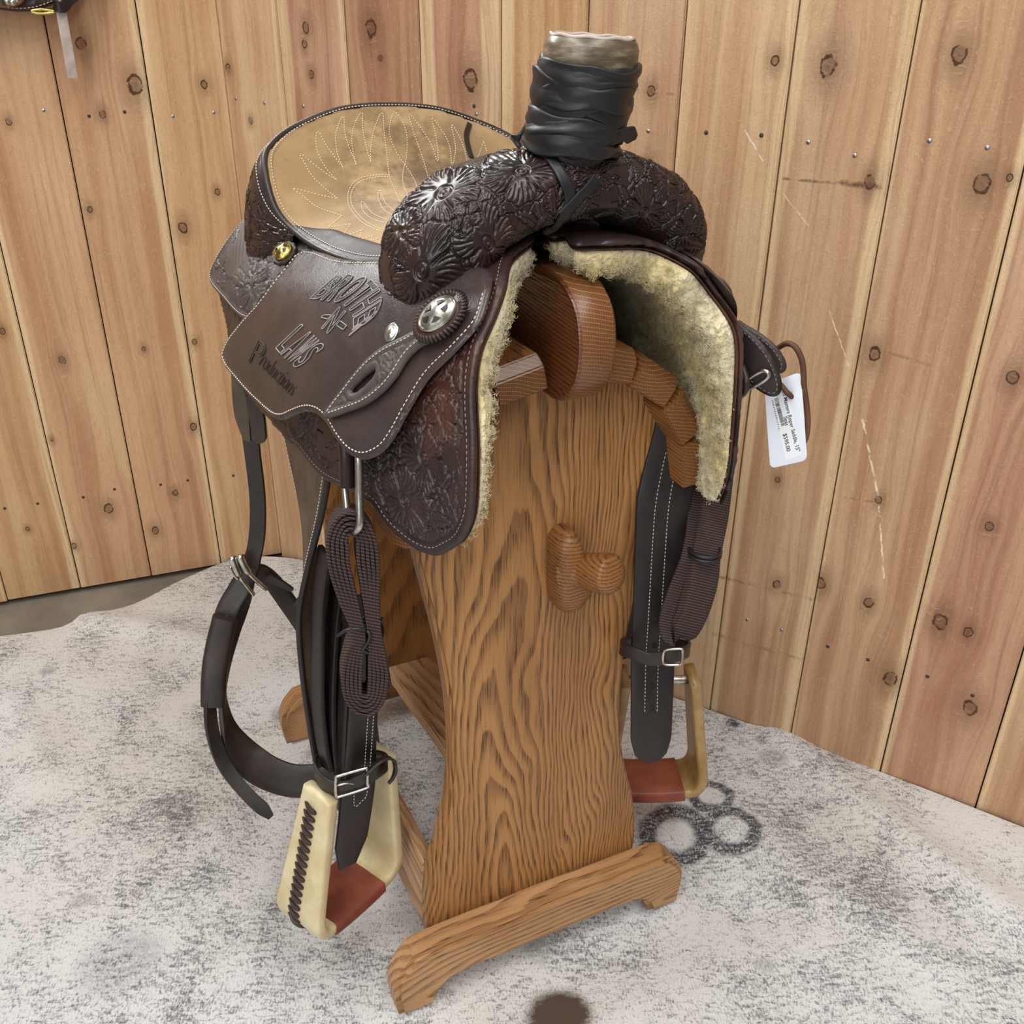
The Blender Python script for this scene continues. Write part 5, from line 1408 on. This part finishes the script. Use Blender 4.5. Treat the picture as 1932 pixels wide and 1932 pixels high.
# ---- near side rigging dee and latigo
dee = cr(pd([(676, 858, .800), (678, 930, .795), (679, 980, .790), (675, 998, .790), (666, 1004, .797), (658, 988, .806), (653, 940, .815), (649, 900, .820), (654, 862, .822), (666, 850, .812)]), 70, True)
rg = tube('rigging_dee', dee, np.interp(np.linspace(0, 1, 70), [0, .35, .5, .9, 1], [.0036, .0036, .0034, .0028, .0036]), M['steel'], saddle, 10, True)
kp = cr(pd([(652, 835, .815), (654, 870, .812), (655, 918, .810)]), 14)
strap('dee_wrap', kp, (.94, -.33, 0), .0068, .006, M['tooled'], rg, prof=np.array([(math.cos(a), math.sin(a)) for a in np.linspace(0, 6.28, 14, endpoint=False)]))
outer = np.array([(617, 1008), (621, 1065), (640, 1125), (664, 1184), (653, 1220), (644, 1268), (653, 1312), (684, 1338), (716, 1318), (728, 1270), (723, 1225), (715, 1184), (711, 1130), (712, 1060), (703, 1000), (676, 962), (640, 964)], float)
axp = np.array([(1010, 663), (1050, 664), (1130, 680), (1190, 690), (1240, 687), (1290, 686)], float)
out_d = cr(outer, 120, True); web_par = None
for k in range(5):
    yy = np.clip(out_d[:, 1], 1010, 1290); A = np.stack([np.interp(yy, axp[:, 0], axp[:, 1]), yy], 1)
    q = out_d+(A-out_d)*(.04+k*.185)
    P = pd([(a, b, .812+.0004*k) for a, b in q])
    V, F = strap_vf(P, VD+np.array([0, 0, -.25]), .019, .0019, closed=True)
    if web_par is None: web_par = add('latigo_coil', V, F, M['web'], saddle, sharp=50); web_par['label'] = 'coiled brown webbing latigo tied in the middle'
    else: add('webbing_loop', V, F, M['web'], web_par, sharp=50)
e_ = cr(pd([(712, 1180, .812), (722, 1225, .812), (729, 1255, .814), (733, 1276, .816)]), 16); strap('webbing_end', e_, VD, .018, .0019, M['web'], web_par)
for a0, dz in ((0, 0), (1.3, -.004)):
    a = np.linspace(0, 2*math.pi, 40, endpoint=False); c = SAF.dist(690, 1190+dz*-1200, .820)
    ring = c+np.outer(np.cos(a), np.array([.94, -.33, 0])*.0165)+np.outer(np.sin(a), VD*.023)+np.outer(np.sin(a*2+a0), [0, 0, .0025])
    tube('tie_string', ring, .0019, M['rubber'], web_par, 7, True)
for l in ([(690, 1188, .795), (672, 1186, .794), (652, 1190, .796), (637, 1200, .80)], [(692, 1190, .795), (698, 1196, .793), (694, 1212, .793), (685, 1226, .794), (694, 1232, .794)], [(706, 1188, .797), (716, 1176, .80), (722, 1166, .80)]):
    tube('tie_string', cr(pd(l), 20), .0017, M['rubber'], web_par, 6)

# ---- flank billet, buckle and flank cinch, near side
bil = cr(pd([(462, 722, 1.085), (466, 770, 1.10), (476, 850, 1.11), (486, 940, 1.115), (485, 1010, 1.115), (474, 1062, 1.112), (455, 1105, 1.107), (432, 1145, 1.10), (420, 1185, 1.095), (412, 1240, 1.085)]), 90)
WB = np.array([.80, -.62, 0])
fb = strap('flank_billet', bil, WB, np.interp(np.linspace(0, 1, 90), [0, .12, .3, .62, .75, .9, 1], [.010, .010, .0095, .010, .014, .014, .010]), .0028, M['strap'], saddle)
for r_, a0, a1 in ((.7, 3, 60),):
    pass
b2 = cr(pd([(452, 705, 1.07), (454, 755, 1.08), (460, 800, 1.09), (467, 830, 1.10)]), 24); strap('billet_safe', b2, WB, np.interp(np.linspace(0, 1, 24), [0, .6, 1], [.009, .009, .004]), .0022, M['fender'], fb)
b3 = cr(pd([(478, 745, 1.07), (486, 790, 1.07), (489, 822, 1.07), (490, 836, 1.07)]), 24); strap('billet_end', b3, WB, .0085, .003, M['strap'], fb, round_ends=True)
cinch_pts = [(470, 1075, 1.118), (458, 1130, 1.112), (438, 1200, 1.10), (424, 1280, 1.082), (422, 1335, 1.066), (440, 1395, 1.05), (478, 1440, 1.038), (525, 1466, 1.028), (575, 1474, 1.02), (640, 1462, 1.015), (720, 1430, 1.01)]
P = cr(pd(cinch_pts), 110); u = np.linspace(0, 1, 110)
Wc = np.stack([np.interp(u, [0, .35, .6, 1], [.6, .33, .12, .0]), np.interp(u, [0, .35, .6, 1], [-.3, .7, .45, .3]), np.interp(u, [0, .35, .6, 1], [0, .1, .9, 1.0])], 1)
cn = strap('flank_cinch', P, Wc, np.interp(u, [0, .3, .45, .6, 1], [.010, .012, .016, .022, .022]), .003, M['strap'], saddle); cn['label'] = 'wide black leather flank cinch hanging in a loop'
tl = cr(pd([(430, 1160, 1.098), (404, 1240, 1.075), (396, 1320, 1.058), (402, 1385, 1.04), (424, 1445, 1.022), (466, 1498, 1.0), (498, 1528, .988), (511, 1541, .984)]), 70)
strap('billet_tail', tl, np.stack([np.interp(np.linspace(0, 1, 70), [0, .5, 1], [.3, .6, .8]), np.interp(np.linspace(0, 1, 70), [0, .5, 1], [.8, .3, -.2]), np.zeros(70)+.1], 1), np.interp(np.linspace(0, 1, 70), [0, .5, .95, 1], [.009, .0085, .0085, .004]), .003, M['strap'], cn)
kp = cr(pd([(425, 1165, 1.085), (412, 1220, 1.078), (404, 1275, 1.068), (402, 1330, 1.058)]), 24)
strap('keeper', kp, (.85, -.35, .1), np.interp(np.linspace(0, 1, 24), [0, .5, 1], [.0155, .016, .015]), .011, M['strap'], cn, prof=np.array([(np.sign(math.cos(a))*abs(math.cos(a))**.6, np.sign(math.sin(a))*abs(math.sin(a))**.6) for a in np.linspace(0, 6.28, 20, endpoint=False)]))
s3 = cr(pd([(470, 1078, 1.12), (492, 1078, 1.122), (515, 1098, 1.125), (545, 1140, 1.13), (575, 1185, 1.13), (605, 1235, 1.13)]), 50)
strap('connecting_strap', s3, (.45, -.2, .8), np.interp(np.linspace(0, 1, 50), [0, .3, 1], [.009, .012, .012]), .003, M['strap'], cn)
s4 = cr(pd([(505, 1088, 1.115), (525, 1098, 1.112), (552, 1113, 1.11)]), 16); strap('strap_end', s4, (.4, -.2, .8), np.interp(np.linspace(0, 1, 16), [0, .7, 1], [.006, .004, .0025]), .0025, M['strap'], cn)
s5 = cr(pd([(560, 1130, 1.115), (575, 1140, 1.112), (590, 1165, 1.11)]), 14); strap('strap_loop', s5, (.4, -.2, .8), .009, .004, M['strap'], cn)
for k, l in enumerate(([(437, 1050, 1.095), (445, 1072, 1.093), (455, 1092, 1.092), (478, 1122, 1.094)], [(452, 1047, 1.095), (461, 1068, 1.093), (474, 1086, 1.091), (503, 1112, 1.094)])):
    P = cr(pd(l), 30); b_ = tube('flank_buckle', P, np.interp(np.linspace(0, 1, 30), [0, .02, .42, .45, 1], [.004, .0052, .0052, .0032, .003]), M['steel'], saddle, 10)
tube('buckle_tongue', cr(pd([(434, 1068, 1.092), (440, 1082, 1.09), (450, 1094, 1.088)]), 10), .002, M['steel'], b_, 7)

# ---- off side gear
def pr(l): return pd(l)
offl = cr(pd([(1290, 760, 1.0), (1276, 830, 1.0), (1262, 890, .995), (1250, 960, .985), (1243, 1060, .98), (1237, 1160, .975), (1232, 1240, .968), (1230, 1320, .955), (1228, 1400, .945), (1227, 1436, .942)]), 80)
W_r = np.array([.9, -.42, 0])
o = strap('stirrup_leather', offl, W_r, np.interp(np.linspace(0, 1, 80), [0, .25, .55, .93, .98, 1], [.026, .030, .027, .0245, .019, .008]), .0028, M['strap_dark'], saddle)
NR = np.array([-.7, -.7, .1])*.0036
for t in (-.30, .26): stitch('leather_stitching', [(offl+W_r*(t*.027)+NR)[10:68]], M['thread'], o, pitch=.0046, r=.0006)
for k in (46, 52, 61, 66):
    V, F = lathe_vf([(.0035, 0), (.0035, .0008), (.001, .001)], 12); Bq = basis(NR, (0, 0, 1)); add('strap_hole', V@Bq.T+offl[k]+NR*.75, F, M['black'], o)
hb = cr(pd([(1172, 1222, .955), (1195, 1232, .94), (1225, 1243, .935), (1262, 1240, .93), (1290, 1232, .94), (1296, 1222, .97), (1240, 1212, 1.0), (1185, 1212, .985)]), 60, True)
h2 = strap('hobble_strap', hb, (0, 0, 1), .0085, .0016, M['strap'], saddle, closed=True)
bk = cr(pd([(1252, 1232, .925), (1258, 1226, .925), (1284, 1224, .925), (1288, 1230, .925), (1286, 1250, .925), (1280, 1254, .925), (1256, 1254, .925), (1251, 1248, .925)]), 50, True)
tube('buckle', bk, .0016, M['steel'], h2, 8, True)
# off side latigo bundle
wp = None
for k in range(5):
    s_ = k*.16
    c = np.array([(1346, 890), (1344, 970), (1334, 1042), (1308, 1110), (1290, 1165), (1293, 1196), (1308, 1198), (1330, 1160), (1348, 1100), (1354, 1042), (1368, 970), (1378, 890)], float)
    ax_ = np.stack([np.interp(c[:, 1], [890, 970, 1042, 1110, 1180], [1362, 1356, 1344, 1328, 1306]), np.clip(c[:, 1], 0, 1180)], 1)
    q = cr(c+(ax_-c)*s_, 80)
    P = pd([(a, b, float(np.interp(b, [880, 960, 1050, 1200], [1.03, 1.005, .970, .948]))+.001*k) for a, b in q])
    V, F = strap_vf(P+np.array([-.010, .006, 0]), (-.95, .30, .0), .0165, .0019)
    if wp is None: wp = add('latigo_coil', V, F, M['web'], saddle, sharp=50); wp['label'] = 'folded brown webbing latigo on the off side'
    else: add('webbing_loop', V, F, M['web'], wp, sharp=50)
a = np.linspace(0, 2*math.pi, 40, endpoint=False); c = SAF.dist(1328, 1043, .972)
for dz in (0, .005):
    ring = c+np.outer(np.cos(a), np.array([.90, -.42, 0])*.0175)+np.outer(np.sin(a), np.array([.42, .9, 0])*.020)+np.array([0, 0, dz])
    tube('tie_string', ring, .0022, M['rubber'], wp, 7, True)
# off side jockey tips flaring out beyond the skirt, with a dee
def flap(name, px, D, mat, par, th=.005, bend=.25):
    c = SAF.dist(1440, 690, D); n0 = unit(np.array([SAF.c[0]-c[0], SAF.c[1]-c[1], 0.0])); ca, sa = math.cos(-bend), math.sin(-bend)
    n0 = np.array([n0[0]*ca-n0[1]*sa, n0[0]*sa+n0[1]*ca, 0]); r0 = np.cross([0, 0, 1.0], n0)
    P3 = [SAF.plane(a, b, c, n0)-c for a, b in px]; uv = np.array([(np.dot(p, r0), p[2]) for p in P3])
    out = cr(uv, 90, True)
    fn = lambda P, off: c+np.outer(P[:, 0], r0)+np.outer(P[:, 1], [0, 0, 1.0])+np.outer(off-3.0*np.clip(P[:, 0]-.0, 0, 1)**2, n0)
    o = sheet(name, out, fn, th, .003, mat, par)
    R, ok = inset(out, .004); stitch('flap_stitching', [fn(r, np.full(len(r), th+.0003)) for r in runs(R, ok)], M['thread_grey'], o, pitch=.005, r=.0005)
    return o
flap('jockey_flap', [(1392, 605), (1410, 612), (1440, 630), (1466, 652), (1482, 678), (1484, 696), (1474, 704), (1455, 700), (1430, 680), (1395, 660)], .985, M['strap'], saddle)
flap('jockey_flap', [(1392, 612), (1412, 620), (1440, 646), (1460, 676), (1473, 708), (1476, 732), (1468, 746), (1452, 746), (1428, 732), (1410, 716), (1392, 700)], .965, M['strap_dark'], saddle)
ring = cr(pd([(1402, 722, .955), (1415, 712, .95), (1438, 700, .945), (1449, 703, .943), (1448, 712, .944), (1432, 724, .948), (1412, 734, .953), (1402, 734, .958)]), 50, True)
tube('dee_ring', ring, .0022, M['steel'], saddle, 8, True)
tube('dee_loop', cr(pd([(1398, 690, .96), (1404, 706, .955), (1408, 722, .95), (1404, 738, .955), (1396, 745, .965)]), 16), .0042, M['strap'], saddle, 8)
# grommet on the off side fleece
q = px2surf([(1213, 480)], body_r(-.022), LO, HI); p = body(q, -.026, 1)[0]; pn = unit(body(q, -.03, 1)[0]-body(q, -.02, 1)[0])
V, F = lathe_vf([(.0095, -.004), (.0098, .001), (.008, .003), (.0055, .002), (.0045, -.001), (.003, .001), (.0008, .0015)], 24); Bq = basis(unit(pn+np.array([-.3, -.6, 0])), (0, 0, 1)); add('rivet', V@Bq.T+p, F, M['steel'], skr)

# ------------------------------------------------------------------ price tag on its leather thong
tagc = SAF.dist(1483, 800, .995); tn_ = unit(np.array([SAF.c[0]-tagc[0], SAF.c[1]-tagc[1], .12]))
def on_tag(a, b, off=0.0): return SAF.plane(a, b, tagc, tn_)+tn_*off
tag_e = empty('price_tag'); tag_e.matrix_world = SAF.matrix(tagc)
tag(tag_e, 'white price tag card hanging by a brown thong from the saddle', 'price tag')
def tg(V): return np.asarray(V, float)-tagc
TB = basis(tn_, (0, 0, 1))
def tag_sheet(name, px, th, mat, off, par, holes=(), step=.003, rnd=True):
    loc = lambda P: np.array([((on_tag(a, b)-tagc)@TB)[:2] for a, b in P])
    P = loc(px); out = P
    fn = lambda Q, o: (Q@TB[:, :2].T)+np.outer(o+off, tn_)
    return sheet(name, out, fn, th, step, mat, par, holes=[loc(h) for h in holes], edge=.0004)
def rounded(c, r):
    c = np.array(c, float); out = []
    for i in range(len(c)):
        a, b, d = c[i-1], c[i], c[(i+1) % len(c)]; u = b+unit(a-b)*r; w = b+unit(d-b)*r
        for t in np.linspace(0, 1, 6): out.append((1-t)**2*u+2*t*(1-t)*b+t*t*w)
    return np.array(out)
ah = np.linspace(0, 2*math.pi, 14, endpoint=False)
card = tag_sheet('card', rounded([(1442, 727), (1511, 701), (1523, 868), (1453, 884)], 11), .0007, M['paper'], 0, tag_e, holes=[np.stack([1491+4*np.cos(ah), 743+5*np.sin(ah)], 1)])
stk = tag_sheet('sticker', rounded([(1452, 720), (1479, 712), (1513, 858), (1481, 869)], 4), .0002, M['sticker'], .0008, card, holes=[np.stack([1491+4*np.cos(ah), 743+5*np.sin(ah)], 1)] if False else ())
def tag_text(txt, b0, b1, t0, t1, name='print'):
    V, F = text_mesh(txt, .008); lo, hi = V[:, :2].min(0), V[:, :2].max(0); wx = (V[:, 0]-lo[0])/(hi[0]-lo[0]); hy = (V[:, 1]-lo[1])/(hi[1]-lo[1])
    b0, b1, t0, t1 = map(np.array, (b0, b1, t0, t1)); A = b0+np.outer(wx, b1-b0); B_ = t0+np.outer(wx, t1-t0); px = A+(B_-A)*hy[:, None]
    P3 = np.array([on_tag(a, b, .0013) for a, b in px]); add(name, tg(P3), F, M['ink'], stk, smooth=False)
tag_text('Used Masters Roper Saddle, 15"', (1470.5, 728), (1500.5, 853), (1480, 726), (1510.5, 850))
tag_text('Seat', (1478.5, 786), (1482, 803), (1485.5, 784.5), (1489, 801.5))
tag_text('$595.00', (1476, 819), (1483.5, 852), (1484.5, 816.5), (1492, 849.5))
parts = []; rb = random.Random(5); t = 0.0
while t < 1:
    w_ = rb.choice([.012, .012, .02, .03]); a0, a1 = t, min(1, t+w_)
    A, B_, C_, D_ = [np.array(v, float) for v in ((1460.5, 752), (1468, 750), (1474.5, 804), (1481, 801))]
    q = [A+(C_-A)*a0, B_+(D_-B_)*a0, B_+(D_-B_)*a1, A+(C_-A)*a1]
    parts.append((tg(np.array([on_tag(a, b, .0013) for a, b in q])), [(0, 1, 2, 3)])); t = a1+rb.choice([.012, .016, .026])
V, F = merge(parts); add('barcode', V, F, M['ink'], stk, smooth=False)
parts = []
for k in range(14):          # the row of digits under the bars is too small to read: plain ticks
    A = np.array([1456.5, 755.5])+(np.array([1469.0, 808.0])-np.array([1456.5, 755.5]))*k/13; d_ = np.array([.45, 1.9]); w_ = np.array([2.6, -.7])*(.7+.3*(k % 3)/2)
    parts.append((tg(np.array([on_tag(a, b, .0013) for a, b in (A, A+w_, A+w_+d_*.6, A+d_*.6)])), [(0, 1, 2, 3)]))
V, F = merge(parts); add('digits', V, F, M['ink'], stk, smooth=False)
def pdt(l): return tg(pd(l))
tube('thong', cr(pdt([(1470, 655, 1.025), (1484, 648, 1.015), (1500, 654, 1.005), (1512, 676, 1.002), (1516, 702, 1.001), (1517, 730, 1.001), (1522, 765, 1.003), (1524, 800, 1.003), (1520, 828, 1.002), (1510, 842, 1.001)]), 60), .0031, M['cord'], tag_e, 8)
tube('thong', cr(pdt([(1470, 722, 1.005), (1478, 732, 0.991), (1486, 742, 0.989), (1491, 746, 0.994), (1496, 752, 1.005)]), 24), .0028, M['cord'], tag_e, 8)

# ------------------------------------------------------------------ tack hanging on the left wall
WN = -WL.y                                   # into the room
def on_wall(px, py, off):
    u, v = 0, 0; d = ray(px, py); o_ = WL.o+WN*off; t = np.dot(o_-CAM, WL.y)/np.dot(d, WL.y); return CAM+t*d
hang_o = on_wall(40, -60, .05)
hang = empty('hanging_tack', hang_o, 0)
tag(hang, 'tooled leather tack with a pale tie strap hanging on the plank wall', 'tack')
def wall_sheet(name, px, off, th, mat, par, step=.004, height=None):
    P = np.array([[np.dot(on_wall(a, b, off)-hang_o, WL.x), on_wall(a, b, off)[2]-hang_o[2]] for a, b in px]); out = cr(P, 120, True)
    base = (off-np.dot(hang_o-WL.o, WN))
    fn = lambda Q, o: np.outer(Q[:, 0], WL.x)+np.outer(Q[:, 1], [0, 0, 1.0])+np.outer(o+base+.9*np.clip(Q[:, 1]+.06, -.1, 0)*0, WN)
    return sheet(name, out, fn, th, step, mat, par, height=height), fn, out
o, fn, out = wall_sheet('skirt_flap', [(-160, 6), (-80, 18), (-20, 16), (30, 22), (70, 19), (110, 4), (150, -20), (175, -90), (150, -200), (20, -240), (-120, -200), (-190, -90)], .05, .008, M['tooled'], hang, height=lambda P, d: np.where(d < .008, 0, tool_height(P, [], 4, .0012, 120, .016)))
R, ok = inset(out, .005); stitch('flap_stitching', [fn(r, np.full(len(r), .0086)) for r in runs(R, ok)], M['thread'], o, pitch=.006, r=.0008)
o2, fn2, out2 = wall_sheet('tan_flap', [(-160, -4), (-90, 10), (-20, 14), (22, 13), (44, 4), (50, -20), (40, -90), (-60, -130), (-170, -90)], .062, .006, M['tan_leather'], hang)
R, ok = inset(out2, .006)
parts = []
for r in runs(R, ok):
    Q = resample(fn2(r, np.full(len(r), .0068)), max(6, int(plen(fn2(r, np.full(len(r), .0068)))/.024)))
    for i in range(len(Q)-1):
        m_ = Q[i]*.6+Q[i+1]*.4; strap('lace', resample(np.array([Q[i]*.85+Q[i+1]*.15, m_+WN*.002, Q[i]*.3+Q[i+1]*.7]), 8), (0, 0, 1), .0042, .0015, M['lace'], o2)
for px_ in ((14, 2), (24, 3), (33, -2)):
    c = on_wall(*px_, .07)-hang_o; V, F = lathe_vf([(.006, 0), (.0065, .002), (.004, .005), (.0005, .006)], 16); Bq = basis(WN, (0, 0, 1)); add('spot', V@Bq.T+c, F, M['silver'], o2)
dr = cr(np.array([on_wall(a, b, .066)-hang_o for a, b in [(58, 21), (80, 18), (104, 22), (96, 24.5), (80, 26), (66, 24.5)]]), 40, True); tube('ring', dr, .0024, M['brass'], hang, 8, True)
st_ = cr(np.array([on_wall(a, b, f)-hang_o for a, b, f in [(108, -40, .060), (112, 0, .064), (116, 25, .064), (124, 70, .058), (132, 115, .052), (138, 147, .048)]]), 40)
strap('tie_strap', st_, WL.x, np.interp(np.linspace(0, 1, 40), [0, 1], [.0075, .0085]), .002, M['pale_strap'], hang)
kn = cr(np.array([on_wall(a, b, f)-hang_o for a, b, f in [(104, 8, .068), (112, 14, .074), (121, 12, .070), (128, 2, .066), (142, -10, .06)]]), 20); strap('knot', kn, (0, 0, 1), .008, .003, M['strap_dark'], hang)
